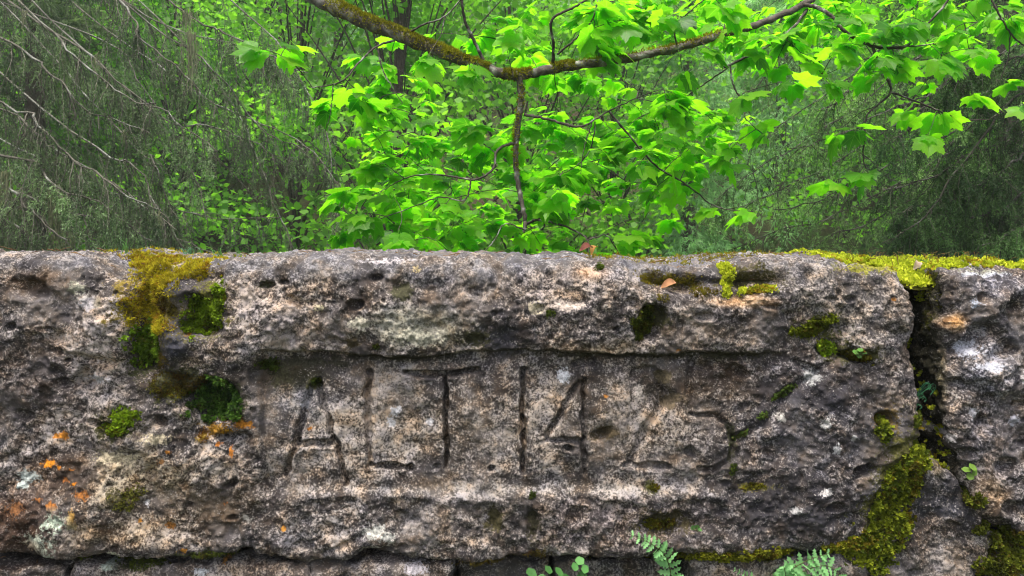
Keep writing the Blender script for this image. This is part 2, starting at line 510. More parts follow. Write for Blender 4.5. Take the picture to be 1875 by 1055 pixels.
TONES = [  # cx, cy, rx, ry, dark, light, bias
    (900, 478, 1100, 40, (0.11, 0.105, 0.11), (0.34, 0.33, 0.335), 0.0),
    (190, 620, 120, 90, (0.075, 0.06, 0.055), (0.55, 0.48, 0.44), 0.12),
    (60, 690, 90, 80, (0.05, 0.042, 0.042), (0.36, 0.32, 0.31), -0.10),
    (110, 790, 90, 50, (0.07, 0.055, 0.05), (0.5, 0.44, 0.4), 0.08),
    (260, 880, 150, 60, (0.085, 0.058, 0.036), (0.52, 0.44, 0.32), 0.08),
    (220, 975, 130, 40, (0.09, 0.062, 0.04), (0.5, 0.41, 0.31), 0.08),
    (40, 960, 80, 90, (0.060, 0.034, 0.022), (0.32, 0.24, 0.2), -0.08),
    (120, 870, 70, 50, (0.06, 0.038, 0.026), (0.36, 0.28, 0.22), -0.06),
    (400, 930, 110, 60, (0.07, 0.05, 0.034), (0.4, 0.33, 0.26), -0.04),
    (480, 560, 90, 55, (0.085, 0.068, 0.062), (0.5, 0.43, 0.38), 0.07),
    (560, 600, 120, 50, (0.075, 0.063, 0.058), (0.48, 0.42, 0.38), 0.04),
    (760, 600, 130, 45, (0.075, 0.070, 0.050), (0.47, 0.45, 0.36), 0.07),
    (930, 610, 70, 40, (0.052, 0.05, 0.058), (0.33, 0.31, 0.32), -0.12),
    (1040, 530, 130, 40, (0.085, 0.072, 0.066), (0.52, 0.44, 0.38), 0.07),
    (1080, 640, 100, 26, (0.10, 0.075, 0.05), (0.42, 0.36, 0.28), 0.03),
    (1370, 552, 70, 13, (0.32, 0.2, 0.11), (0.62, 0.44, 0.28), 0.10),
    (1080, 505, 40, 12, (0.25, 0.15, 0.09), (0.6, 0.45, 0.34), 0.06),
    (1540, 560, 120, 70, (0.09, 0.082, 0.08), (0.46, 0.41, 0.37), 0.02),
    (1300, 620, 130, 40, (0.066, 0.055, 0.05), (0.42, 0.36, 0.31), -0.02),
    (1480, 760, 190, 130, (0.056, 0.052, 0.06), (0.36, 0.34, 0.35), -0.08),
    (1450, 930, 200, 80, (0.052, 0.048, 0.054), (0.34, 0.32, 0.33), -0.11),
    (1130, 960, 180, 60, (0.058, 0.048, 0.048), (0.42, 0.36, 0.34), -0.02),
    (620, 960, 220, 50, (0.066, 0.058, 0.058), (0.46, 0.42, 0.40), 0.02),
    (900, 898, 420, 14, (0.09, 0.08, 0.075), (0.48, 0.44, 0.41), 0.05),
    (560, 760, 60, 70, (0.10, 0.10, 0.115), (0.44, 0.42, 0.43), 0.03),
    (760, 790, 300, 90, (0.078, 0.066, 0.058), (0.50, 0.44, 0.39), 0.06),
    (1130, 760, 200, 90, (0.074, 0.06, 0.05), (0.46, 0.40, 0.35), 0.03),
    (1300, 710, 110, 45, (0.066, 0.05, 0.038), (0.36, 0.3, 0.25), -0.08),
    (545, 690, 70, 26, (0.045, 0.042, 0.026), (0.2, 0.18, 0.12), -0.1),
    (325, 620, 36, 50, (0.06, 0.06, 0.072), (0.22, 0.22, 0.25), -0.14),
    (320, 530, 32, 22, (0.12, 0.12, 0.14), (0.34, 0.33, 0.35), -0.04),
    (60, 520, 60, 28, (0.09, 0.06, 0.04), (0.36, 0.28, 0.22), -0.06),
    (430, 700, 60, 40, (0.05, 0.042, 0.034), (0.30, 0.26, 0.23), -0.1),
    (1800, 640, 90, 120, (0.062, 0.060, 0.070), (0.46, 0.44, 0.46), 0.0),
    (1830, 520, 90, 40, (0.09, 0.085, 0.1), (0.44, 0.42, 0.45), 0.0),
    (1830, 820, 100, 90, (0.06, 0.056, 0.06), (0.42, 0.38, 0.39), -0.04),
    (1750, 590, 26, 22, (0.26, 0.15, 0.06), (0.5, 0.32, 0.15), 0.1),
    (1722, 760, 14, 200, (0.075, 0.065, 0.03), (0.24, 0.2, 0.1), -0.06),
    (1800, 900, 50, 40, (0.12, 0.08, 0.045), (0.42, 0.32, 0.22), 0.04),
    (1720, 930, 90, 70, (0.058, 0.058, 0.07), (0.40, 0.38, 0.40), -0.06),
]
CRUST_SHADE = [  # cx, cy, rx, ry, colour: lichens, algae films, painted overhang shadow
    (85, 851, 14, 8, (0.62, 0.24, 0.02)), (108, 858, 6, 5, (0.55, 0.2, 0.02)), (110, 798, 12, 8, (0.55, 0.22, 0.03)), (97, 800, 6, 6, (0.5, 0.2, 0.03)),
    (128, 862, 8, 5, (0.55, 0.2, 0.03)), (136, 887, 8, 6, (0.6, 0.22, 0.02)), (118, 880, 14, 6, (0.35, 0.13, 0.03)), (100, 925, 14, 9, (0.4, 0.15, 0.03)),
    (150, 905, 22, 12, (0.30, 0.12, 0.03)), (70, 915, 10, 8, (0.35, 0.14, 0.04)), (140, 945, 9, 22, (0.34, 0.2, 0.05)), (254, 953, 7, 6, (0.5, 0.22, 0.03)),
    (335, 1008, 10, 5, (0.5, 0.22, 0.03)), (399, 1030, 8, 9, (0.55, 0.25, 0.04)), (424, 828, 6, 12, (0.45, 0.17, 0.03)), (403, 812, 6, 5, (0.5, 0.18, 0.03)),
    (311, 826, 6, 4, (0.5, 0.2, 0.03)), (294, 845, 12, 8, (0.33, 0.16, 0.05)), (445, 775, 22, 9, (0.62, 0.24, 0.02)), (395, 785, 25, 12, (0.42, 0.22, 0.03)),
    (372, 800, 12, 14, (0.30, 0.2, 0.03)), (347, 611, 4, 4, (0.6, 0.2, 0.02)), (518, 968, 5, 7, (0.6, 0.28, 0.05)), (566, 786, 6, 4, (0.5, 0.2, 0.04)),
    (410, 925, 8, 6, (0.4, 0.16, 0.05)), (1110, 727, 7, 4, (0.45, 0.2, 0.05)), (1635, 548, 6, 4, (0.5, 0.22, 0.05)), (1240, 640, 5, 3, (0.4, 0.18, 0.05)),
    (310, 965, 10, 7, (0.35, 0.16, 0.04)), (60, 1000, 20, 12, (0.24, 0.1, 0.04)), (30, 930, 22, 16, (0.22, 0.1, 0.04)),
    (104, 955, 27, 20, (0.42, 0.50, 0.40)), (72, 990, 30, 22, (0.38, 0.43, 0.35)), (85, 1018, 24, 16, (0.36, 0.41, 0.34)), (48, 876, 20, 13, (0.42, 0.47, 0.45)),
    (40, 890, 12, 8, (0.4, 0.46, 0.44)), (205, 1020, 14, 8, (0.36, 0.38, 0.28)), (180, 1026, 16, 6, (0.34, 0.36, 0.27)), (280, 1026, 16, 6, (0.33, 0.37, 0.33)),
    (160, 1032, 12, 6, (0.35, 0.44, 0.38)), (183, 1043, 12, 8, (0.36, 0.43, 0.38)), (360, 1053, 14, 10, (0.42, 0.44, 0.46)), (265, 925, 9, 12, (0.5, 0.5, 0.52)),
    (685, 972, 22, 15, (0.56, 0.56, 0.52)), (710, 985, 16, 11, (0.54, 0.54, 0.5)), (690, 1000, 24, 6, (0.40, 0.39, 0.34)), (1032, 690, 15, 14, (0.52, 0.54, 0.58)),
    (726, 755, 14, 10, (0.5, 0.5, 0.53)), (714, 775, 9, 12, (0.5, 0.5, 0.52)), (786, 775, 8, 8, (0.48, 0.48, 0.5)), (555, 745, 10, 14, (0.46, 0.46, 0.5)),
    (760, 1045, 22, 12, (0.46, 0.44, 0.47)), (450, 950, 14, 8, (0.42, 0.40, 0.36)), 
    (1510, 775, 12, 12, (0.42, 0.42, 0.41)), (1530, 823, 7, 10, (0.42, 0.42, 0.43)), (1512, 900, 14, 7, (0.48, 0.47, 0.46)), (1455, 935, 12, 8, (0.42, 0.42, 0.42)),
    (1430, 765, 11, 12, (0.44, 0.43, 0.40)), (1560, 800, 8, 9, (0.4, 0.4, 0.4)), (1490, 690, 24, 16, (0.30, 0.31, 0.31)), (1170, 720, 9, 16, (0.42, 0.38, 0.34)),
    (1780, 556, 14, 12, (0.40, 0.44, 0.52)), (1770, 640, 24, 22, (0.40, 0.42, 0.48)), (1800, 668, 30, 8, (0.42, 0.44, 0.5)), (1855, 770, 10, 12, (0.42, 0.42, 0.48)),
    (1800, 500, 50, 6, (0.40, 0.42, 0.48)), (1740, 800, 14, 10, (0.42, 0.4, 0.4)), (1865, 690, 12, 16, (0.44, 0.42, 0.42)), (1780, 755, 12, 12, (0.4, 0.4, 0.44)),
    (190, 640, 34, 26, (0.52, 0.46, 0.43)), (180, 695, 28, 10, (0.46, 0.45, 0.46)), (150, 530, 20, 16, (0.36, 0.36, 0.28)), (665, 590, 26, 14, (0.43, 0.41, 0.33)),
    (590, 565, 14, 9, (0.46, 0.42, 0.28)), (760, 615, 50, 20, (0.40, 0.39, 0.31)), (765, 497, 12, 7, (0.46, 0.38, 0.2)), (980, 560, 20, 12, (0.40, 0.36, 0.26)),
    (1040, 560, 34, 10, (0.46, 0.4, 0.35)), (700, 480, 60, 6, (0.42, 0.40, 0.41)), (290, 803, 40, 12, (0.48, 0.42, 0.3)), (210, 840, 40, 16, (0.46, 0.40, 0.28)),
    (170, 555, 30, 18, (0.3, 0.29, 0.3)), (1232, 735, 26, 14, (0.12, 0.095, 0.06)), (1212, 690, 20, 18, (0.09, 0.075, 0.045)),
    # algae and moss films under and beside the moss cushions, and painted overhang shadow
    (265, 520, 60, 44, (0.20, 0.15, 0.025)), (280, 570, 70, 50, (0.13, 0.10, 0.02)), (380, 570, 50, 55, (0.10, 0.10, 0.02)), (262, 650, 45, 50, (0.06, 0.07, 0.02)),
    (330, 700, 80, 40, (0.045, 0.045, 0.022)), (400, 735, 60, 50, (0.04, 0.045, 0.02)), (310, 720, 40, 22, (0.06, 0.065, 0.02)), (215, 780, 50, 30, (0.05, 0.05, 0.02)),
    (500, 680, 40, 34, (0.05, 0.048, 0.026)), (560, 665, 90, 12, (0.035, 0.034, 0.022)), (700, 655, 160, 9, (0.04, 0.036, 0.026)), (1130, 650, 200, 8, (0.045, 0.04, 0.026)),  # long thin strips here and next paint the panel overhang's shadow
    (1330, 650, 110, 10, (0.04, 0.038, 0.022)), (740, 530, 24, 20, (0.055, 0.055, 0.03)), (490, 520, 22, 12, (0.05, 0.05, 0.025)), (645, 625, 22, 14, (0.07, 0.055, 0.03)),
    (870, 620, 30, 16, (0.06, 0.058, 0.03)), (1235, 512, 60, 18, (0.10, 0.085, 0.022)), (1190, 585, 34, 44, (0.05, 0.05, 0.02)), (1370, 510, 60, 30, (0.06, 0.055, 0.02)),
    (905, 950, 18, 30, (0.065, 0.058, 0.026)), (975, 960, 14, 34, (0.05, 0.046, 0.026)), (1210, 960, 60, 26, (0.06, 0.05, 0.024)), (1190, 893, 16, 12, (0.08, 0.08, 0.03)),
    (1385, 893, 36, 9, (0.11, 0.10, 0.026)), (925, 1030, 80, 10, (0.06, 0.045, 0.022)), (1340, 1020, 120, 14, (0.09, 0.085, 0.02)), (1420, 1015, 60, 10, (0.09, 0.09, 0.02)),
    (1500, 600, 50, 24, (0.07, 0.075, 0.02)), (1560, 650, 50, 20, (0.06, 0.06, 0.02)), (1650, 850, 50, 110, (0.07, 0.07, 0.018)), (1620, 960, 50, 80, (0.07, 0.07, 0.018)),
    (1620, 770, 30, 26, (0.16, 0.10, 0.05)), (1700, 540, 30, 40, (0.05, 0.05, 0.018)), (1850, 1010, 40, 40, (0.07, 0.075, 0.02)), (1105, 795, 38, 16, (0.09, 0.07, 0.04)),
    (1340, 810, 10, 60, (0.05, 0.05, 0.03)), (570, 705, 12, 14, (0.07, 0.07, 0.03)), (1620, 490, 80, 14, (0.20, 0.2, 0.03)), (1800, 488, 120, 8, (0.2, 0.2, 0.03)),
    (225, 915, 34, 24, (0.09, 0.08, 0.04)), (360, 1020, 60, 10, (0.07, 0.08, 0.03)), (230, 1040, 40, 10, (0.05, 0.055, 0.026)),
]
def default_colour(px, py, y, p, seed):
    n = len(px)
    nz = fbm(p * 14, 4, seed + 500)
    nz2 = fbm(p * 55, 4, seed + 600, 0.6)
    dark = np.tile(np.array([0.066, 0.057, 0.056]), (n, 1))
    light = np.tile(np.array([0.43, 0.385, 0.355]), (n, 1))
    bias = np.zeros(n)
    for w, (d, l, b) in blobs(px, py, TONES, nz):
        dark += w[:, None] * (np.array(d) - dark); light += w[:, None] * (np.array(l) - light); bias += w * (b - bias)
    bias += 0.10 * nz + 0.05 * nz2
    oc = np.zeros((n, 3)) + np.array([0.3, 0.3, 0.3]); oa = np.zeros(n)
    for (cx, cy, rx, ry, c) in CRUST_SHADE:
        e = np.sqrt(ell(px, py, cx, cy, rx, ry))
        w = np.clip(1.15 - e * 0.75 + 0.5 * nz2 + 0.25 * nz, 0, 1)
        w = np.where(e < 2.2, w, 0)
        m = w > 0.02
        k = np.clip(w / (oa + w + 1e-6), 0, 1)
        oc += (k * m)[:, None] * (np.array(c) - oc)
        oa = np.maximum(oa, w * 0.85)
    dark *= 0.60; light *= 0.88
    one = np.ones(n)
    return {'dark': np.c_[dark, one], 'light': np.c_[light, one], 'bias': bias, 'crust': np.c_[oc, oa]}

# ---- carved inscription and weathering of the large block
STROKES = [  # (points, half width px, depth m)
    ([(572, 703), (560, 745), (541, 812), (521, 872)], 7.0, 0.0188),
    ([(576, 700), (592, 745), (612, 812), (634, 890)], 6.5, 0.0235),
    ([(538, 813), (575, 811), (612, 813)], 8.0, 0.0188),
    ([(672, 684), (672, 770), (675, 858)], 6.8, 0.0217),
    ([(676, 857), (715, 857), (750, 861)], 6.5, 0.0174),
    ([(744, 684), (800, 686), (878, 679)], 6.5, 0.0261),
    ([(814, 693), (815, 780), (817, 863)], 5.5, 0.0275),
    ([(957, 676), (956, 770), (959, 866)], 6.0, 0.0275),
    ([(1060, 706), (1035, 748), (1003, 800)], 7.0, 0.0159),
    ([(1069, 698), (1069, 790), (1072, 870)], 5.5, 0.0217),
    ([(998, 809), (1035, 808), (1068, 809)], 5.5, 0.0130),
    ([(1052, 668), (1085, 664)], 9.0, 0.0174),
    ([(1160, 690), (1185, 676), (1208, 690), (1214, 730), (1203, 762), (1178, 800), (1156, 842)], 9.0, 0.0118),
    ([(1146, 853), (1185, 856), (1226, 857)], 6.5, 0.0128),
    ([(1267, 662), (1268, 710), (1268, 764)], 9.0, 0.0099),
    ([(1270, 672), (1320, 668), (1370, 690)], 10.0, 0.0088),
    ([(1268, 764), (1305, 764), (1332, 775), (1342, 805), (1336, 845), (1305, 862), (1282, 858)], 7.0, 0.0128),
]
HOLES = [  # cx, cy, rx, ry, angle, depth
    (68, 526, 42, 20, 12, 0.020), (300, 770, 15, 15, 0, 0.030), (160, 700, 16, 24, -20, 0.022), (190, 777, 26, 10, 5, 0.022), (30, 596, 16, 10, 0, 0.014),
    (395, 735, 54, 46, 0, 0.050), (365, 575, 48, 48, -15, 0.040), (262, 640, 34, 46, 10, 0.022), (425, 886, 16, 8, -20, 0.022), (345, 925, 14, 8, 0, 0.012),
    (425, 948, 12, 6, 0, 0.016), (900, 858, 9, 9, 0, 0.016), (1042, 822, 14, 9, 10, 0.020), (1104, 793, 30, 15, -28, 0.020), (1238, 516, 74, 20, 4, 0.028),
    (1186, 590, 26, 36, 15, 0.030), (1378, 520, 50, 24, -5, 0.034), (1490, 604, 42, 18, -12, 0.018), (1520, 640, 24, 20, 0, 0.014), (1566, 655, 34, 9, 18, 0.022),
    (1622, 768, 22, 24, 0, 0.034), (1584, 864, 22, 12, -10, 0.030), (1215, 962, 56, 24, -8, 0.020), (905, 950, 16, 28, 0, 0.012), (975, 960, 12, 32, 0, 0.012),
    (1150, 555, 14, 10, 0, 0.012), (655, 555, 14, 10, 0, 0.020), (690, 510, 14, 7, 0, 0.014), (520, 517, 10, 6, 0, 0.012), (540, 548, 16, 10, 0, 0.012),
    (490, 522, 18, 10, 0, 0.014), (735, 522, 18, 16, 0, 0.012), (872, 535, 20, 12, 0, 0.010), (620, 622, 18, 10, 0, 0.012), (870, 620, 28, 14, 0, 0.014),
    (960, 770, 9, 9, 0, 0.018), (1205, 735, 34, 28, 0, 0.010), (1340, 690, 46, 16, -10, 0.012), (1362, 800, 22, 12, -30, 0.010), (1400, 770, 24, 14, -30, 0.009),
    (1440, 722, 30, 12, -35, 0.014), (1545, 600, 14, 16, 0, 0.014), (1480, 675, 34, 8, 20, 0.012), (1560, 545, 16, 8, 0, 0.012), (1425, 820, 40, 22, -20, 0.012),
    (1530, 930, 20, 10, 0, 0.012), (740, 1005, 14, 8, 0, 0.012), (560, 1000, 18, 8, 0, 0.010), (100, 600, 10, 8, 0, 0.01), (270, 870, 12, 10, 0, 0.012),
    (215, 870, 9, 8, 0, 0.012), (460, 1010, 16, 6, 0, 0.010), (800, 860, 8, 6, 0, 0.008), (1195, 800, 12, 8, 0, 0.01), (1130, 600, 8, 6, 0, 0.01), (1268, 829, 11, 11, 0, 0.014),
    (1405, 560, 18, 8, 0, 0.01), (1290, 580, 22, 9, 0, 0.01), (45, 760, 18, 12, 0, 0.012), (120, 700, 14, 10, 0, 0.01), (480, 690, 26, 24, 0, 0.014),
]
KNOBS = [  # cx, cy, rx, ry, height
    (320, 532, 30, 22, 0.022), (322, 612, 30, 44, 0.026), (250, 808, 60, 26, 0.016), (1600, 632, 34, 24, 0.022), (1302, 810, 32, 42, 0.007), (210, 580, 46, 56, 0.014),
    (1130, 540, 70, 40, 0.014), (470, 600, 50, 50, 0.012), (160, 930, 70, 40, 0.012), (690, 985, 34, 22, 0.010), (330, 745, 36, 26, 0.010), (1560, 760, 60, 60, 0.010),
    (1460, 545, 80, 34, 0.012), (1240, 560, 60, 22, 0.012), (60, 620, 60, 60, 0.010), (340, 860, 70, 40, 0.010),
]
def main_features(px, py, y, p):
    wob = 3.5 * vnoise(p * 38, 91); wob2 = 3.5 * vnoise(p * 38 + 9.1, 92)
    fine = 0.5 + 0.5 * vnoise(p * 90, 93)
    x, z = px + wob, py + wob2
    chip = vnoise(p * 170, 89) + 0.6 * vnoise(p * 75, 88)
    h = np.zeros(len(px))
    # the roll above the panel, the sunk panel with a sharp upper edge, the ledge under it
    fade = sstep(430, 500, x) * (1 - sstep(1330, 1520, x))
    h += 0.016 * np.exp(-((py - 575) / 62.0) ** 2) * (0.35 + 0.65 * fade)
    edge = 646 + 4 * np.sin(px * 0.011) + 1.5 * vnoise(p * 14, 94) * 3
    inpan = sstep(edge - 3, edge + 5, z) * (1 - sstep(892, 912, z))
    left = sstep(474, 484, x) * (1 - sstep(1360, 1470, x))
    h -= inpan * left * (0.007 + 0.016 * np.exp(-np.clip(z - edge, 0, None) / 26.0))
    h += 0.0055 * fade * np.clip(0.55 + 1.1 * vnoise(p * 11, 98), 0, 1.3) * np.exp(-((z + 5 * vnoise(p * 9, 99) - 911) / 9.0) ** 2)
    d, t = seg(x, z, (482, 690), (486, 915)); h -= 0.005 * np.exp(-(d / 4.0) ** 2)
    # letters and digits
    for pts, w, dep in STROKES:
        best = np.full(len(px), 1e9)
        for a, b in zip(pts[:-1], pts[1:]):
            d, _ = seg(x, z, a, b); best = np.minimum(best, d)
        best = best + 0.9 * chip
        ww = w * (0.85 + 0.4 * fine)
        h -= dep * (0.8 + 0.3 * fine) * (1 - sstep(ww * 0.35, ww * 1.05, best))
        h += 0.0012 * np.exp(-((best - ww * 1.4) / 2.5) ** 2)
    # mossy channel running down from the top
    ch = [(190, 455), (238, 492), (268, 540), (272, 600), (262, 670)]
    best = np.full(len(px), 1e9)
    for a, b in zip(ch[:-1], ch[1:]):
        d, _ = seg(x, z, a, b); best = np.minimum(best, d)
    h -= 0.034 * np.exp(-(best / 30.0) ** 2)
    d, _ = seg(x, z, (300, 490), (395, 505)); h -= 0.020 * np.exp(-(d / 20.0) ** 2)
    nzz = 0.35 * vnoise(p * 30, 95)
    for cx, cy, rx, ry, an, dep in HOLES:
        e = np.sqrt(ell(x, z, cx, cy, rx, ry, an)) + nzz
        h -= dep * (1 - sstep(0.45, 1.12, e))
    for cx, cy, rx, ry, up in KNOBS:
        e = ell(x, z, cx, cy, rx, ry)
        h += up * np.exp(-e * 1.1)
    # slanting fissures on the right
    for a, b, w, dep in (((1345, 840), (1475, 700), 7, 0.005), ((1140, 1000), (1165, 600), 5, 0.004), ((1475, 700), (1560, 640), 6, 0.012), ((100, 640), (330, 690), 7, 0.008),
                         ((1340, 540), (1325, 480), 9, 0.012), ((330, 790), (450, 800), 6, 0.010), ((1560, 880), (1640, 820), 7, 0.010), ((600, 1010), (660, 985), 6, 0.01)):
        d, _ = seg(x, z, a, b); h -= dep * np.exp(-(d / w) ** 2)
    return h
def crack_colour(px, py, y, p, seed):  # dark algae plus painted crack shade on the flank, darker with depth
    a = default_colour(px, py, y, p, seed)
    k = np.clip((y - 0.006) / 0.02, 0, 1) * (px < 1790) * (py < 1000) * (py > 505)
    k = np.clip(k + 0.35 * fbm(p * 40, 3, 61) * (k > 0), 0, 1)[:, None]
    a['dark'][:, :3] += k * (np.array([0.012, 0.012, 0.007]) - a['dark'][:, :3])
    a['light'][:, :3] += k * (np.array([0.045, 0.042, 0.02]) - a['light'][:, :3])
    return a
def right_features(px, py, y, p):
    h = np.zeros(len(px)); nzz = 0.35 * vnoise(p * 30, 96)
    for cx, cy, rx, ry, an, dep in ((1790, 615, 34, 24, -20, 0.024), (1745, 640, 22, 12, 0, 0.014), (1830, 640, 30, 20, -30, 0.018), (1806, 725, 10, 9, 0, 0.018), (1800, 545, 16, 12, 0, 0.014),
                                    (1850, 560, 26, 16, 20, 0.016), (1865, 740, 16, 10, 0, 0.018), (1795, 775, 18, 22, 0, 0.012), (1840, 850, 30, 18, 0, 0.016), (1750, 700, 16, 8, 0, 0.01),
                                    (1855, 640, 12, 10, 0, 0.014), (1760, 830, 26, 14, 0, 0.012), (1890, 600, 20, 30, 0, 0.014), (1845, 930, 24, 14, 0, 0.014)):
        h -= dep * (1 - sstep(0.45, 1.12, np.sqrt(ell(px, py, cx, cy, rx, ry, an)) + nzz))
    for cx, cy, rx, ry, up in ((1830, 540, 60, 30, 0.012), (1790, 680, 50, 26, 0.014), (1740, 600, 30, 40, 0.010), (1800, 800, 60, 40, 0.012), (1860, 700, 40, 60, 0.010)):
        h += up * np.exp(-ell(px, py, cx, cy, rx, ry) * 1.1)
    h += 0.010 * vnoise(p * 16, 97)
    return h

wall = empty('stone_wall', (0, 0.2, 0))
tag(wall, 'weathered grey brown stone block wall with carved inscription and moss', 'wall')
topsk = np.concatenate([np.arange(0.005, 0.12, 0.005), np.arange(0.13, 0.46, 0.015)])
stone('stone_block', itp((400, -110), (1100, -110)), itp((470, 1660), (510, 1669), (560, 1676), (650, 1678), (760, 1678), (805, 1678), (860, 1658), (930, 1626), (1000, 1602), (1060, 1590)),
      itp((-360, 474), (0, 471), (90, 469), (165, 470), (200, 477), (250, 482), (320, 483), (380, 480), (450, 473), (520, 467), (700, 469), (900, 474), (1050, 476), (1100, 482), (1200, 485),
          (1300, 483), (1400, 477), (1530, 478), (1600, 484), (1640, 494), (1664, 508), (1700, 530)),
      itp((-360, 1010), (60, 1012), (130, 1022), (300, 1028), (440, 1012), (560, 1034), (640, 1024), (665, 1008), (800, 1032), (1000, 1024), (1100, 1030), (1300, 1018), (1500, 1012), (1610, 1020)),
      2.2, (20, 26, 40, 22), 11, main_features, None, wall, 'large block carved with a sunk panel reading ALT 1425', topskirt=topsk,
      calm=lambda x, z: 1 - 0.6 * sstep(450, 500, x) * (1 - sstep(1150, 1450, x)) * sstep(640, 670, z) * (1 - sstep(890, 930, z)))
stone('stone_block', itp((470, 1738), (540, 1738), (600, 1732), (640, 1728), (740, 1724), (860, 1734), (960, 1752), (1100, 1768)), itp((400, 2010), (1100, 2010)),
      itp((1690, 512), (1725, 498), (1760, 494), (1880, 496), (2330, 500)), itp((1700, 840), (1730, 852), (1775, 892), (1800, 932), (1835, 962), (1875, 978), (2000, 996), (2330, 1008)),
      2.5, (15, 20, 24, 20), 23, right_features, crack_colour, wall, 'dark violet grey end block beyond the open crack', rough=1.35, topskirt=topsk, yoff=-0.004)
stone('stone_block', itp((840, 1690), (880, 1672), (930, 1642), (1000, 1614), (1055, 1606), (1200, 1600)), itp((840, 1708), (862, 1728), (880, 1748), (905, 1776), (950, 1802), (985, 1828), (1030, 1816), (1070, 1800), (1200, 1800)),
      itp((1600, 842), (1800, 842)), itp((1500, 1180), (1900, 1180)), 2.3, (7, 9, 8, 10), 37, None, None, wall, 'wedge shaped grey block below the crack', rough=1.1, yoff=0.012)
lower = [(-360, 118, 1040, 0.004), (122, 560, 1042, 0.012), (565, 826, 1040, 0.006), (832, 1010, 1048, 0.055), (1016, 1262, 1056, 0.075), (1268, 1596, 1034, 0.015), (1830, 2330, 1012, 0.01)]
for k, (a, b, t, yo) in enumerate(lower):
    stone('stone_block', itp((0, a), (1, a)), itp((0, b), (1, b)), itp((a, t), (0.5 * (a + b), t - 6), (b, t)), itp((a, 1400), (b, 1400)), 4.4, (12, 12, 16, 12), 50 + k, None, None, wall, yoff=yo)
# coarse blocks outside the picture so that the wall goes on
def plain(*_): return None
for k, (a, b, t, bt) in enumerate([(-1500, -118, 474, 1005), (-1500, -368, 1012, 1400), (2018, 3400, 500, 1004), (2338, 3400, 1016, 1400), (-1500, -300, 1406, 1540), (-294, 900, 1406, 1540), (906, 2100, 1406, 1540), (2106, 3400, 1406, 1540)]):
    stone('stone_block', itp((0, a), (1, a)), itp((0, b), (1, b)), itp((a, t), (b, t)), itp((a, bt), (b, bt)), 16, (30, 30, 34, 24), 70 + k, None, None, wall, sample=False)
cv, cf = [], []
for (x0, x1, y0, y1, z0, z1) in ((-2.6, 2.6, 0.30, 0.44, -0.05, 1.035),):
    cv = [(x0, y0, z0), (x1, y0, z0), (x1, y1, z0), (x0, y1, z0), (x0, y0, z1), (x1, y0, z1), (x1, y1, z1), (x0, y1, z1)]
    cf = [(0, 1, 5, 4), (1, 2, 6, 5), (2, 3, 7, 6), (3, 0, 4, 7), (4, 5, 6, 7), (3, 2, 1, 0)]
core_m = tint_material('earth_fill', 0.95, noise_scale=30, bump=0.01, var=0.5)
link('earth_fill', mesh('earth_fill', cv, cf, core_m, {'tint': np.tile([0.045, 0.036, 0.022, 1.0], (8, 1))}, False), wall)

# ------------------------------------------------------------------ moss
SP = np.concatenate([s[0] for s in SURF]); SN = np.concatenate([s[1] for s in SURF])
SX = np.concatenate([s[2] for s in SURF]); SZ = np.concatenate([s[3] for s in SURF]); SA = np.concatenate([s[4] for s in SURF])
def scatter(mask, density, seed):
    rg = np.random.default_rng(seed)
    w = SA * np.clip(mask, 0, None)
    tot = w.sum()
    k = int(tot * 1e4 * density * 1.35)
    if k < 1: return np.zeros(0, int), rg
    return rg.choice(len(w), size=k, p=w / tot), rg
def moss_mesh(idx, rg, style, cols, size, thick, mk):
    n = len(idx)
    size = size * 0.78
    p = SP[idx] + rg.normal(size=(n, 3)) * 0.0011
    nr = SN[idx]
    p = p + nr * (rg.random(n) * thick * (0.15 + 0.85 * mk[idx]) * np.clip(1 + 0.9 * fbm(p * 55, 2, 9), 0.2, 2))[:, None]
    ca, cb = np.array(cols[0]), np.array(cols[1])
    pn = np.clip(0.5 + 0.9 * fbm(p * 70, 2, 5), 0, 1)
    base = ca + (cb - ca) * np.clip(pn + 0.25 * rg.normal(size=n), 0, 1)[:, None]
    dead = (fbm(p * 38, 2, 15) + 0.3 * rg.normal(size=n)) > 0.42
    base[dead] = base[dead] * np.array([0.75, 0.52, 0.7])
    V, F, C = [], [], []
    nb = 5 if style == 'leafy' else 4
    off = 0
    for b in range(nb):
        r = norm(rg.normal(size=(n, 3)))
        spread = 1.15 if style == 'leafy' else 0.75
        d = norm(nr + spread * r + np.array([0, 0, 0.25 if style != 'hang' else -0.7]))
        ln = size * (0.6 + 0.7 * rg.random(n))[:, None]
        side = norm(np.cross(d, norm(rg.normal(size=(n, 3)))))
        if style == 'leafy':
            w = ln * 0.34
            tip = p + d * ln; m1 = p + d * ln * 0.55 + side * w; m2 = p + d * ln * 0.55 - side * w
            V.append(np.stack([p, m1, tip, m2], 1).reshape(-1, 3))
            k = np.arange(n)[:, None] * 4 + off
            F.append(np.concatenate([k + [0, 1, 2], k + [0, 2, 3]])); off += 4 * n
            C.append(np.repeat(base * (0.75 + 0.5 * rg.random(n))[:, None], 4, 0))
        else:
            w = ln * 0.14
            V.append(np.stack([p + side * w, p - side * w, p + d * ln], 1).reshape(-1, 3))
            k = np.arange(n)[:, None] * 3 + off
            F.append(k + [0, 1, 2]); off += 3 * n
            C.append(np.repeat(base * (0.75 + 0.5 * rg.random(n))[:, None], 3, 0))
    C = np.concatenate(C)
    return mesh('moss', np.concatenate(V), np.concatenate(F), M_MOSS, {'tint': np.c_[C, np.ones(len(C))]}, True)

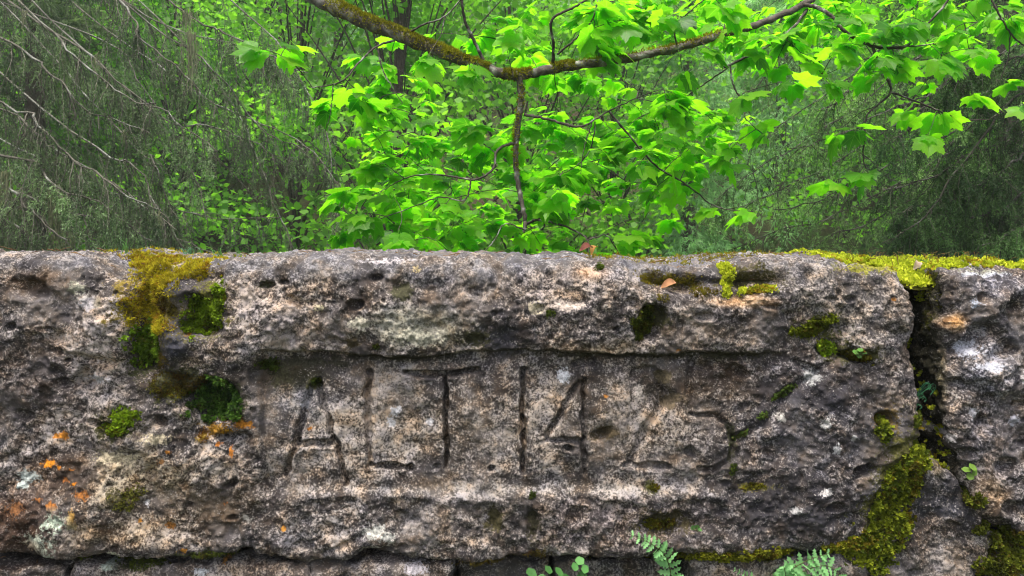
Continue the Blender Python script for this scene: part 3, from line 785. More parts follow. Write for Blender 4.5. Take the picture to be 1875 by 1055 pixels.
YEL = ((0.20, 0.16, 0.012), (0.52, 0.46, 0.03)); OLV = ((0.07, 0.07, 0.012), (0.17, 0.16, 0.015))
GRN = ((0.09, 0.14, 0.012), (0.22, 0.33, 0.018)); DGR = ((0.03, 0.065, 0.016), (0.10, 0.20, 0.03)); LIM = ((0.28, 0.33, 0.02), (0.56, 0.60, 0.05))
BRN = ((0.06, 0.045, 0.015), (0.12, 0.095, 0.018))
WN = fbm(SP * 60, 3, 77, 0.6)
def emask(*es, ymax=0.075):
    m = np.zeros(len(SX))
    for (cx, cy, rx, ry, an) in es:
        e = np.sqrt(ell(SX, SZ, cx, cy, rx, ry, an))
        m = np.maximum(m, np.clip((1.05 - e + 0.7 * WN) * 1.7, 0, 1))
    return m * (SP[:, 1] < ymax)
def moss(label, mask, density, style, cols, size, thick, seed):
    idx, rg = scatter(mask, density, seed)
    if len(idx) == 0: print('no moss', label); return
    tag(link('moss_patch', moss_mesh(idx, rg, style, cols, size, thick, mask)), label, 'moss', kind='stuff')
frontm = (SP[:, 1] < 0.12)
moss('golden yellow moss filling the channel at the left top edge of the wall', emask((230, 487, 56, 15, 20), (278, 508, 44, 32, 30), (345, 498, 48, 20, -5), (262, 562, 36, 40, 0), (300, 592, 28, 18, 0), ymax=0.2), 26, 'fine', YEL, 0.0075, 0.006, 1)
moss('olive brown moss around the stone knobs below the golden moss', emask((290, 560, 30, 36, 0), (280, 660, 30, 22, 0), (330, 700, 60, 22, 5)), 14, 'fine', BRN, 0.006, 0.003, 2)
moss('bright green moss cushion in the square hollow near the left top', emask((368, 578, 38, 34, -10), (398, 555, 16, 36, 10)), 30, 'leafy', GRN, 0.0065, 0.007, 3)
moss('light green leafy moss tuft below the golden channel', emask((262, 632, 28, 40, 12)), 24, 'leafy', ((0.09, 0.16, 0.012), (0.22, 0.36, 0.03)), 0.0085, 0.010, 4)
moss('dark green leafy moss in the deep hollow left of the panel', emask((395, 735, 46, 36, 0), (420, 752, 30, 14, 0)), 24, 'leafy', DGR, 0.0095, 0.010, 5)
moss('small yellow green moss tuft above the dark slot on the left', emask((232, 765, 24, 17, 0), (215, 785, 26, 10, 0)), 22, 'leafy', GRN, 0.008, 0.007, 6)
moss('small olive moss tuft on the brown stone left of the deep hollow', emask((308, 715, 34, 15, 5)), 20, 'fine', OLV, 0.006, 0.004, 7)
moss('thin rust coloured moss rim below the deep hollow', emask((405, 785, 42, 10, -10), (372, 795, 14, 14, 0)), 16, 'fine', ((0.14, 0.08, 0.012), (0.28, 0.16, 0.015)), 0.005, 0.003, 8)
moss('thin yellowish moss speckles on the cream stone at lower left', emask((240, 905, 32, 18, 0), (228, 920, 20, 14, 0)), 9, 'leafy', ((0.10, 0.10, 0.02), (0.24, 0.24, 0.05)), 0.005, 0.002, 9)
moss('green moss strip along the bottom joint at left', emask((385, 1018, 45, 7, 0), (150, 1032, 24, 6, 0), (240, 1044, 50, 9, 0)), 20, 'fine', ((0.05, 0.065, 0.012), (0.11, 0.14, 0.02)), 0.006, 0.004, 10)
moss('dark green moss in the oval hollow below the right part of the top edge', emask((1172, 594, 20, 26, 15), (1184, 570, 14, 16, 0)), 30, 'leafy', ((0.045, 0.06, 0.01), (0.13, 0.16, 0.014)), 0.006, 0.005, 11)
moss('olive moss in the shallow trough on the top edge beside the dry leaf', emask((1230, 512, 54, 13, 3), (1290, 535, 28, 10, 0), (1208, 545, 12, 8, 0)), 22, 'fine', ((0.10, 0.085, 0.012), (0.22, 0.19, 0.018)), 0.006, 0.004, 12)
moss('yellow green moss stripe down the notch at the top edge', emask((1338, 498, 12, 16, 0), (1330, 530, 12, 20, 10), (1385, 532, 36, 7, -5)), 26, 'leafy', LIM, 0.006, 0.005, 13)
moss('bright green moss patch on the right shoulder of the carved block', emask((1482, 604, 34, 16, -12), (1510, 590, 20, 12, -20)), 28, 'leafy', ((0.09, 0.11, 0.01), (0.22, 0.27, 0.016)), 0.007, 0.006, 14)
moss('leafy moss tuft just under the right shoulder patch', emask((1515, 640, 19, 18, -20)), 26, 'leafy', GRN, 0.0085, 0.007, 15)
moss('thin moss under the protruding knob near the crack', emask((1572, 652, 30, 9, 20), (1568, 646, 12, 8, 0)), 16, 'leafy', OLV, 0.007, 0.003, 16)
moss('green moss in the slanting fissure right of the inscription', emask((1440, 718, 26, 8, -35), (1397, 762, 10, 8, 0), (1355, 800, 20, 5, -35)), 18, 'leafy', ((0.06, 0.09, 0.02), (0.13, 0.20, 0.04)), 0.006, 0.004, 17)
moss('thick trailing moss covering the joint below the crack', emask((1680, 845, 28, 34, 20), (1658, 890, 36, 40, 25), (1630, 945, 34, 44, 20), (1605, 1010, 44, 50, 15), (1655, 965, 26, 18, 0), (1612, 785, 16, 22, 0)), 20, 'leafy', ((0.07, 0.10, 0.01), (0.26, 0.30, 0.02)), 0.009, 0.014, 18)
moss('small moss tufts on the edge of the carved block inside the crack', emask((1682, 658, 6, 14, 0), (1676, 770, 8, 12, 0)) * (SP[:, 1] < 0.03), 20, 'leafy', ((0.06, 0.075, 0.012), (0.15, 0.19, 0.02)), 0.008, 0.006, 19)
moss('dark mossy film on the left flank of the end block', np.where((SX < 1745) & (SX > 1690) & (SZ < 860) & (SZ > 500), 1, 0) * np.clip(0.5 + 1.4 * WN, 0, 1) * np.clip((SP[:, 1] - 0.012) * 60, 0, 1) * np.clip((640 - SZ) / 60, 0, 1) * (SP[:, 1] < 0.06) * (SX > 1705), 5, 'fine', ((0.035, 0.035, 0.01), (0.09, 0.095, 0.016)), 0.007, 0.003, 20)
moss('moss at the lower right corner beside the wedge stone', emask((1850, 1010, 34, 22, 20), (1835, 1040, 36, 20, 0), (1800, 970, 12, 10, 0), (1786, 912, 12, 12, 0), (1865, 985, 16, 16, 0)), 20, 'leafy', ((0.07, 0.08, 0.012), (0.17, 0.2, 0.02)), 0.009, 0.008, 21)
moss('yellow green moss strip along the bottom joint at right', emask((1395, 1018, 60, 15, 2), (1320, 1022, 44, 10, 0), (1265, 1026, 24, 8, 0), (1540, 1005, 30, 10, 0)), 26, 'leafy', ((0.09, 0.10, 0.01), (0.24, 0.25, 0.016)), 0.0075, 0.008, 22)
moss('brown moss along the bottom joint below the inscription', emask((915, 1034, 70, 12, 0), (980, 1016, 24, 12, 0), (860, 1040, 30, 8, 0)), 16, 'fine', BRN, 0.006, 0.004, 23)
moss('olive moss in the hollow under the right half of the inscription', emask((1210, 968, 30, 14, 0), (1195, 893, 10, 9, 0), (1385, 893, 30, 6, 0)), 16, 'leafy', OLV, 0.006, 0.003, 24)
moss('scattered dark moss specks on the roll above the inscription', emask((1005, 571, 9, 9, 0), (1098, 491, 7, 5, 0), (690, 634, 6, 5, 0), (976, 908, 7, 7, 0), (1340, 860, 7, 9, 0), (492, 668, 20, 12, 0), (573, 703, 10, 10, 0)), 26, 'leafy', ((0.04, 0.06, 0.012), (0.10, 0.14, 0.02)), 0.005, 0.002, 25)
topm = np.clip(SN[:, 2] * 2 - 0.6, 0, 1)
moss('lime green moss carpet on top of the wall over the crack', topm * np.where((SX > 1530) & (SX < 1990) & (SP[:, 1] > 0.03) & (SP[:, 1] < 0.36), 1, 0) * np.clip((SX - 1530) / 60, 0, 1) * np.clip(0.9 + 0.6 * WN, 0, 1) * ((SX < 1655) | (SX > 1735)), 5, 'leafy', LIM, 0.0088, 0.006, 26)
moss('thin yellow moss fringe on the wall top behind the notch', topm * np.where((SX > 1080) & (SX < 1500) & (SP[:, 1] > 0.10), 1, 0) * np.clip(0.05 + 1.2 * WN, 0, 1), 6, 'fine', ((0.16, 0.15, 0.015), (0.32, 0.28, 0.02)), 0.007, 0.003, 27)
moss('yellow moss specks on the wall top at the left edge', topm * np.where((SX > 40) & (SX < 260) & (SP[:, 1] > 0.12), 1, 0) * np.clip(0.0 + 1.3 * WN, 0, 1), 4, 'fine', YEL, 0.007, 0.003, 28)
# cushion bridging the crack at the top
A = Acc(); rg = np.random.default_rng(99)
nb = 3600
q = np.c_[rg.uniform(0.785, 0.865, nb), rg.uniform(0.045, 0.42, nb), np.zeros(nb)]
q[:, 2] = 1.052 + 0.035 * np.clip(q[:, 1] / 0.2, 0, 1) - 0.02 * np.sin((q[:, 0] - 0.775) / 0.095 * pi) * np.clip(1 - q[:, 1] / 0.2, 0, 1) + 0.008 * rg.random(nb)
d = norm(rg.normal(size=(nb, 3)) + [0, -0.3, 1.0]); sd = norm(np.cross(d, rg.normal(size=(nb, 3))))
ln = 0.009 * (0.6 + 0.8 * rg.random(nb))[:, None]
V = np.stack([q, q + d * ln * 0.55 + sd * ln * 0.34, q + d * ln, q + d * ln * 0.55 - sd * ln * 0.34], 1).reshape(-1, 3)
k = np.arange(nb)[:, None] * 4
cc = np.repeat(np.array(LIM[0]) + (np.array(LIM[1]) - np.array(LIM[0])) * rg.random((nb, 1)), 4, 0)
A.add(V, np.concatenate([k + [0, 1, 2], k + [0, 2, 3]]), cc)
hx, hy = np.meshgrid(np.linspace(0.78, 0.87, 14), np.linspace(0.05, 0.43, 20), indexing='ij')
hz = 1.045 + 0.035 * np.clip(hy / 0.2, 0, 1) - 0.02 * np.sin(np.clip((hx - 0.775) / 0.095, 0, 1) * pi) * np.clip(1 - hy / 0.2, 0, 1)
i_ = np.arange(13)[:, None] * 20; j_ = np.arange(19)[None, :]
A.add(np.stack([hx, hy, hz], -1).reshape(-1, 3), np.stack([i_ + j_, i_ + 20 + j_, i_ + 21 + j_, i_ + j_ + 1], -1).reshape(-1, 4), (0.08, 0.08, 0.015))
tag(link('moss_patch', A.mesh('moss', M_MOSS)), 'moss cushion sagging into the head of the crack', 'moss', kind='stuff')

# ------------------------------------------------------------------ small plants on the wall
def surf_at(px, py):
    k = np.argmin((SX - px) ** 2 + (SZ - py) ** 2 + np.where(SP[:, 1] > 0.14, 1e6, 0))
    return SP[k].copy(), SN[k].copy()
def frond(points, width, npairs, col, seed):
    rg = np.random.default_rng(seed)
    A = Acc()
    c = spline(points, 30)
    A.add(*tube(c, np.linspace(0.0011, 0.0005, 30), 5), c=(0.10, 0.14, 0.04))
    tan = norm(np.gradient(c, axis=0))
    for k in range(npairs):
        t = 0.08 + 0.9 * k / (npairs - 1)
        i = int(t * 29)
        wl = width * (0.55 + 0.6 * sin(pi * min(1, 0.15 + t * 0.85))) * (1 - 0.35 * t)
        up = norm(np.array([0, -1, 0.35]))
        for s in (-1, 1):
            sd = norm(np.cross(tan[i], up)) * s
            d = norm(sd + tan[i] * 0.45 + 0.15 * rg.normal(size=3))
            ln = wl * (0.85 + 0.3 * rg.random())
            wv = norm(np.cross(norm(up + 0.35 * rg.normal(size=3)), d)); nm = np.cross(d, wv)
            # lobed leaflet
            prof = [(0.0, 0.04), (0.2, 0.26), (0.3, 0.09), (0.47, 0.27), (0.57, 0.10), (0.74, 0.20), (0.84, 0.08), (1.0, 0.0)]
            b = c[i]
            Lp = [b + d * ln * a + wv * ln * w + nm * ln * 0.06 * sin(a * 3) for a, w in prof]
            Rp = [b + d * ln * a - wv * ln * w + nm * ln * 0.06 * sin(a * 3) for a, w in prof[:-1]]
            mid = [b + d * ln * a for a, w in prof[:-1]]
            V = Lp + Rp + mid
            F = []
            for q in range(7):
                F.append((q, q + 1, 15 + min(q + 1, 6), 15 + q) if q < 6 else (q, q + 1, 15 + 6, 15 + 6))
                if q < 6: F.append((15 + q, 15 + q + 1, 8 + q + 1, 8 + q))
                else: F.append((15 + 6, 7, 8 + 6, 8 + 6))
            T = []
            for f in F:
                T.append((f[0], f[1], f[2]));
                if f[2] != f[3]: T.append((f[0], f[2], f[3]))
            A.add(V, np.array(T), np.array(col) * (0.8 + 0.4 * rg.random()))
    return A
FG = (0.20, 0.44, 0.16)
def wp(px, py, out): return np.array([(px - 937.5) / PXM, -out, ZC - (py - HY) / PXM])
f1 = empty('fern', wp(1205, 1040, 0.0)); tag(f1, 'slender pale green fern frond hanging from the joint below the digits', 'fern')
A = frond([wp(1236, 1100, -0.02), wp(1226, 1050, 0.02), wp(1212, 1005, 0.035), wp(1186, 980, 0.045), wp(1146, 961, 0.05)], 0.026, 16, FG, 3)
link('frond', A.mesh('frond', M_FERN), f1)
A = frond([wp(1230, 1085, -0.01), wp(1228, 1062, 0.02), wp(1232, 1044, 0.03), wp(1242, 1050, 0.035)], 0.018, 6, FG, 4)
link('frond', A.mesh('frond', M_FERN), f1)
f2 = empty('fern', wp(1470, 1060, 0.0)); tag(f2, 'broad pale green fern at the bottom joint under the mossy right side', 'fern')
for k, pts in enumerate(([wp(1416, 1078, 0), wp(1432, 1036, 0.03), wp(1464, 1008, 0.045), wp(1500, 994, 0.05)], [wp(1426, 1080, 0), wp(1464, 1030, 0.035), wp(1500, 1018, 0.05), wp(1528, 1046, 0.055)],
                         [wp(1430, 1078, 0), wp(1428, 1050, 0.03), wp(1424, 1030, 0.04), wp(1420, 1020, 0.045)], [wp(1450, 1085, 0), wp(1490, 1060, 0.03), wp(1510, 1062, 0.04), wp(1520, 1075, 0.04)])):
    link('frond', frond(pts, 0.026, 10, FG, 20 + k).mesh('frond', M_FERN), f2)
f3 = empty('fern', wp(1350, 1060, 0.0)); tag(f3, 'tiny fern frond left of the broad fern', 'fern')
link('frond', frond([wp(1385, 1080, 0), wp(1375, 1055, 0.02), wp(1355, 1040, 0.03), wp(1336, 1030, 0.03)], 0.013, 8, FG, 31).mesh('frond', M_FERN), f3)

def round_leaf(c, nm, r, col, up):
    nm = norm(nm); a = norm(np.cross(nm, up)); b = np.cross(nm, a)
    n = 14
    V = [c]
    for k in range(n):
        t = 2 * pi * k / n
        rr = r * (1 + 0.10 * cos(5 * t))
        V.append(c + rr * (cos(t) * a + sin(t) * b) + nm * r * 0.18)
    F = [(0, 1 + k, 1 + (k + 1) % n) for k in range(n)]
    return np.array(V), np.array(F), col
def seedling(label, root, leaves, col, name='seedling'):
    e = empty(name, root); tag(e, label, 'plant')
    for (px, py, out, r) in leaves:
        c = wp(px, py, out)
        A = Acc(); A.add(*tube(spline([root, 0.5 * (root + c) + [0, -0.01, 0.0], c], 8), 0.0009, 5), c=(0.08, 0.10, 0.04))
        st = link('stem', A.mesh('stem', M_FERN), e)
        B = Acc(); rg = np.random.default_rng(int(px * 7 + py))
        nm = norm(np.array([0, -1, 0.5]) + 0.45 * rg.normal(size=3))
        V, F, cc = round_leaf(c, nm, r, col, np.array([0.1, 0.2, 1.0])); B.add(V, F, np.array(cc) * (0.8 + 0.4 * rg.random()))
        link('leaf', B.mesh('leaf', M_FERN), e)
seedling('round leaved green seedling at the bottom joint left of the ferns', wp(1010, 1080, -0.02), [(972, 1042, 0.02, 0.011), (990, 1050, 0.03, 0.012), (1022, 1040, 0.02, 0.010), (1036, 1050, 0.03, 0.012), (1064, 1048, 0.02, 0.010), (1003, 1038, 0.015, 0.009), (985, 1060, 0.03, 0.012), (1020, 1062, 0.03, 0.012)], (0.07, 0.20, 0.05))
seedling('small clover like sprig above the round leaved seedling', wp(1070, 1062, -0.01), [(1060, 1020, 0.02, 0.009), (1050, 1026, 0.03, 0.008), (1068, 1030, 0.03, 0.008)], (0.10, 0.28, 0.07))
seedling('tiny pale sprout in the hollow below the inscription', wp(1272, 970, 0.0), [(1266, 962, 0.012, 0.005), (1274, 960, 0.012, 0.005), (1278, 966, 0.012, 0.005)], (0.08, 0.20, 0.05))
seedling('tiny green sprout under the knob near the crack', wp(1568, 652, 0.0), [(1562, 644, 0.01, 0.006), (1570, 640, 0.012, 0.006), (1577, 645, 0.01, 0.006), (1568, 650, 0.012, 0.005)], (0.08, 0.20, 0.03))
seedling('green sprig growing where the crack meets the wedge stone', wp(1770, 882, -0.01), [(1764, 858, 0.01, 0.008), (1772, 852, 0.015, 0.008), (1778, 862, 0.01, 0.007), (1768, 868, 0.015, 0.007)], (0.12, 0.22, 0.03))

def grass(label, root, n, h, spread, col, seed, curl=0.4):
    rg = np.random.default_rng(seed)
    A = Acc()
    for k in range(n):
        a = rg.uniform(-1, 1) * spread
        hh = h * rg.uniform(0.5, 1.0)
        b = root + np.array([rg.normal() * 0.008, rg.normal() * 0.006, 0])
        p = [b, b + [a * hh * 0.4, rg.normal() * hh * 0.1, hh * 0.65], b + [a * hh * (0.8 + curl), rg.normal() * hh * 0.25, hh * (0.95 - curl * abs(a) * 0.5)]]
        A.add(*tube(spline(p, 7), np.linspace(0.0009, 0.0003, 7), 3), c=np.array(col) * rg.uniform(0.7, 1.3))
    tag(link('grass_tuft', A.mesh('grass', M_FERN)), label, 'grass')
def topz(px):
    m = (np.abs(SX - px) < 8) & (SP[:, 1] > 0.1) & (SP[:, 1] < 0.2)
    return SP[m][:, 2].max() if m.any() else 1.09
GR = (0.09, 0.24, 0.05)
for lab, px, n, h, sp, c, s in (('thin green grass tuft left of the golden moss on the wall top', 165, 8, 0.035, 0.6, GR, 1), ('small green grass tuft right of the golden moss on the wall top', 352, 9, 0.026, 0.8, GR, 2),
                          ('short bluish grass tuft in the golden moss dip', 290, 12, 0.020, 0.9, (0.10, 0.26, 0.12), 3), ('tiny sparse grass sprigs near the left end of the carved roll', 392, 5, 0.02, 0.8, GR, 4),
                          ('dark grass tuft at the left end of the lime moss carpet', 1618, 8, 0.034, 0.9, (0.05, 0.12, 0.03), 5), ('curved green grass blades above the crack', 1765, 6, 0.034, 0.8, GR, 6),
                          ('small green grass tuft on the wall top at the right picture edge', 1852, 7, 0.03, 0.8, GR, 8)):
    grass(lab, np.array([(px - 937.5) / PXM, 0.14, topz(px) - 0.003]), n, h, sp, c, s)
A = Acc(); rg = np.random.default_rng(12)
for k in range(150):
    px = rg.uniform(1560, 1960); b = np.array([(px - 937.5) / PXM, rg.uniform(0.1, 0.4), 1.085 + 0.004 * rg.random()]); h = rg.uniform(0.012, 0.028); a = rg.normal() * 0.4
    A.add(*tube(spline([b, b + [a * h * 0.4, 0, h * 0.8], b + [a * h * 1.2, 0, h]], 6), 0.0006, 3), c=np.array([0.22, 0.15, 0.04]) * rg.uniform(0.6, 1.3))
tag(link('moss_stalks', A.mesh('moss_stalks', M_FERN)), 'fine straw coloured spore stalks rising from the lime moss carpet', 'moss stalks', kind='stuff')
A = Acc(); rg = np.random.default_rng(13)
for k in range(9):
    b = wp(rg.uniform(1688, 1700), 800, -0.05); h = rg.uniform(0.05, 0.10); a = rg.normal() * 0.15
    c = spline([b, b + [a * h * 0.3, -0.01, h * 0.7], b + [a * h + 0.008, -0.02, h], b + [a * h + 0.016, -0.02, h * 0.93], b + [a * h + 0.012, -0.02, h * 0.86]], 12)
    A.add(*tube(c, 0.0008, 4), c=np.array([0.05, 0.20, 0.09]) * rg.uniform(0.7, 1.3))
tag(link('curled_seedling', A.mesh('curled_seedling', M_FERN)), 'thin curly green tendrils growing inside the crack', 'plant')

A = Acc(); rg = np.random.default_rng(14)
mt = np.where((SN[:, 2] > 0.75) & (SX > -60) & (SX < 1660) & (SP[:, 1] > 0.03) & (SP[:, 1] < 0.3))[0]
for k in rg.choice(mt, 170):
    b = SP[k] + SN[k] * 0.002; a = rg.uniform(0, 2 * pi); L = rg.uniform(0.006, 0.03)
    d = np.array([cos(a), sin(a), rg.uniform(-0.05, 0.35)])
    A.add(*tube(spline([b, b + d * L * 0.5 + [0, 0, 0.001], b + d * L], 5), rg.uniform(0.0005, 0.0011), 4), c=np.array([0.16, 0.095, 0.045]) * rg.uniform(0.4, 1.5))
tag(link('needle_litter', A.mesh('needle_litter', M_DEAD)), 'brown fallen needles and twig bits strewn on the wall top', 'litter', kind='stuff')
def dry_leaf(label, c, nm, length, width, col, rot):
    nm = norm(np.array(nm, float)); a = norm(np.cross(nm, [0, 0, 1.0])); b = np.cross(nm, a)
    d = cos(rot) * a + sin(rot) * b; w = np.cross(nm, d)
    n = 9; V = []
    for i in range(n):
        t = i / (n - 1)
        ww = width * sin(pi * t) ** 0.8 * 0.5
        base = np.array(c) + d * length * (t - 0.5) + nm * 0.006 * sin(t * 4)
        V += [base + w * ww + nm * ww * 0.8, base, base - w * ww + nm * ww * 0.55]
    F = []
    for i in range(n - 1):
        k = 3 * i
        F += [(k, k + 1, k + 4, k + 3), (k + 1, k + 2, k + 5, k + 4)]
    A = Acc(); A.add(V, np.array(F), col)
    tag(link('dry_leaf', A.mesh('dry_leaf', M_DEAD)), label, 'dead leaf')
p, n = surf_at(1220, 530)
dry_leaf('curled orange brown dry leaf lying in the mossy trough', p + n * 0.010, (0, -0.75, 0.6), 0.034, 0.017, (0.34, 0.17, 0.08), 0.3)
dry_leaf('dark red dry leaf scrap on the wall top below the hanging branch', np.array([0.158, 0.14, topz(1086) + 0.008]), (0.2, -0.5, 0.8), 0.035, 0.02, (0.13, 0.045, 0.03), 0.2)
dry_leaf('rusty dry leaf scrap beside the dark red one on the wall top', np.array([0.178, 0.16, topz(1100) + 0.009]), (-0.3, -0.5, 0.7), 0.025, 0.016, (0.30, 0.16, 0.04), 1.2)
dry_leaf('pale dry leaf on the moss above the crack', np.array([0.842, 0.10, 1.088]), (0.1, -0.8, 0.5), 0.022, 0.014, (0.42, 0.33, 0.24), 0.9)

# ------------------------------------------------------------------ sycamore branch with leaves
def leaf_outline(fine=True):
    """half outline (angle from tip, radius) of a five lobed leaf; base at the origin of the ribs"""
    if fine:
        h = [(0, 1.0), (5, 0.86), (9, 0.84), (12, 0.72), (17, 0.72), (21, 0.66), (26, 0.62), (31, 0.68), (35, 0.76), (39, 0.77), (43, 0.86), (47, 0.91), (51, 0.83), (56, 0.82), (60, 0.74), (66, 0.71), (72, 0.63),
             (78, 0.60), (85, 0.64), (91, 0.64), (98, 0.68), (105, 0.60), (115, 0.57), (128, 0.48), (145, 0.36), (163, 0.20)]
    else:
        h = [(0, 1.0), (10, 0.80), (18, 0.72), (26, 0.62), (36, 0.74), (47, 0.91), (57, 0.78), (68, 0.66), (78, 0.60), (98, 0.67), (115, 0.55), (145, 0.36)]
    o = [(a, r) for a, r in h] + [(-a, r) for a, r in h[:0:-1]] if False else [(a, r) for a, r in h]
    full = o + [(180, 0.10)] + [(360 - a, r) for a, r in h[:0:-1]]
    return full
def leaf_mesh(seed, fine=True):
    rg = np.random.default_rng(seed)
    out = leaf_outline(fine)
    n = len(out)
    droop, fold, wave = rg.uniform(0.02, 0.26), rg.uniform(0.0, 0.18), rg.uniform(0.02, 0.06)
    asym = rg.uniform(-0.08, 0.08); wd = rg.uniform(0.92, 1.1)
    ph = rg.uniform(0, 6)
    V = [(0, 0, 0)]
    for ring in (0.55, 1.0):
        for a, r in out:
            t = radians(a)
            j = 1 + 0.04 * rg.normal()
            x, y = sin(t) * r * ring * wd * j, cos(t) * r * ring * (1 + asym) * j
            V.append((x, y, 0))
    V = np.array(V)
    x, y = V[:, 0], V[:, 1]
    rr = np.hypot(x, y)
    V[:, 2] = -droop * rr ** 2 + fold * np.abs(x) * (1 - 0.5 * rr) + wave * np.sin(4 * np.arctan2(x, y) + ph) * rr
    F = []
    for k in range(n):
        k2 = (k + 1) % n
        F.append((0, 1 + k2, 1 + k)); F.append((1 + k, 1 + k2, 1 + n + k2)); F.append((1 + k, 1 + n + k2, 1 + n + k))
    lc = np.c_[V[:, 0], V[:, 1], np.zeros(len(V))]
    # petiole: thin strip from behind the base
    b = len(V)
    L = rg.uniform(0.35, 0.6)
    pet = [(-0.012, 0, 0), (0.012, 0, 0), (-0.012, -L * 0.5, 0.05), (0.012, -L * 0.5, 0.05), (-0.012, -L, 0.16), (0.012, -L, 0.16)]
    V = np.vstack([V, pet]); lc = np.vstack([lc, np.zeros((6, 3))])
    F += [(b, b + 1, b + 3), (b, b + 3, b + 2), (b + 2, b + 3, b + 5), (b + 2, b + 5, b + 4)]
    return V, np.array(F), lc, L
HERO = []
for k in range(12):
    V, F, lc, L = leaf_mesh(100 + k, True)
    HERO.append((mesh('leaf', V, F, M_LEAF, {'leafco': lc}), V, F, lc, L))
LITE = [leaf_mesh(200 + k, False) for k in range(8)]

syc = empty('sycamore_tree', (-3.6, 1.6, 0)); tag(syc, 'sycamore maple with mossy branch and bright green lobed leaves overhanging the wall', 'tree')
SKEL = []          # skeleton points for attaching twigs
def limb(name, pts, r0, r1, sides=9, col=(0.085, 0.075, 0.06), seed=0, n=None, wob=0.004):
    c3 = np.array([P(*q) for q in pts]) if len(pts[0]) == 3 and not isinstance(pts[0], np.ndarray) else np.array(pts)
    n = n or max(12, len(pts) * 7)
    c = spline(c3, n)
    rg = np.random.default_rng(seed)
    c = c + np.cumsum(rg.normal(size=(n, 3)), 0) * 0 + rg.normal(size=(n, 3)) * wob * 0.3
    A = Acc(); V, F = tube(c, np.linspace(r0, r1, n), sides, 0.07, seed)
    nz = fbm(V * 45, 3, seed)
    cc = np.array(col) * (1 + 0.5 * nz[:, None])
    pale = nz > 0.24
    cc[pale] = np.array([0.22, 0.22, 0.19])
    A.add(V, F, cc)
    o = link(name, A.mesh(name, M_BARK), syc)
    for q in c[::3]: SKEL.append(q)
    return c
# trunk out of the picture on the left
limb('trunk', [np.array([-3.6, 1.6, -0.1]), np.array([-3.55, 1.58, 1.0]), np.array([-3.4, 1.5, 2.2]), np.array([-3.3, 1.5, 4.5]), np.array([-3.2, 1.5, 7.0])], 0.17, 0.08, 14, seed=1, n=40)
main = limb('limb', [np.array([-3.38, 1.5, 2.45]), np.array([-2.4, 1.35, 2.5])] + [P(*q) for q in ((330, -130, 2.75), (470, -62, 2.7), (587, 0, 2.66), (651, 32, 2.62), (715, 57, 2.6), (778, 83, 2.58), (842, 109, 2.56), (906, 131, 2.55), (948, 141, 2.55))], 0.036, 0.0145, 12, seed=2, n=90)
rl = limb('limb', [(944, 140, 2.55), (1000, 129, 2.56), (1060, 119, 2.57), (1150, 107, 2.58), (1240, 88, 2.6), (1320, 64, 2.62), (1400, 40, 2.66), (1475, 6, 2.7), (1540, -40, 2.75), (1640, -120, 2.8)], 0.0165, 0.009, 10, seed=3, n=80)
hg = limb('branch', [(950, 141, 2.55), (954, 180, 2.54), (949, 225, 2.53), (944, 275, 2.52), (947, 330, 2.5), (956, 375, 2.48), (962, 408, 2.47), (959, 425, 2.46)], 0.0115, 0.006, 9, seed=4, n=60)
DK = (0.06, 0.052, 0.042)
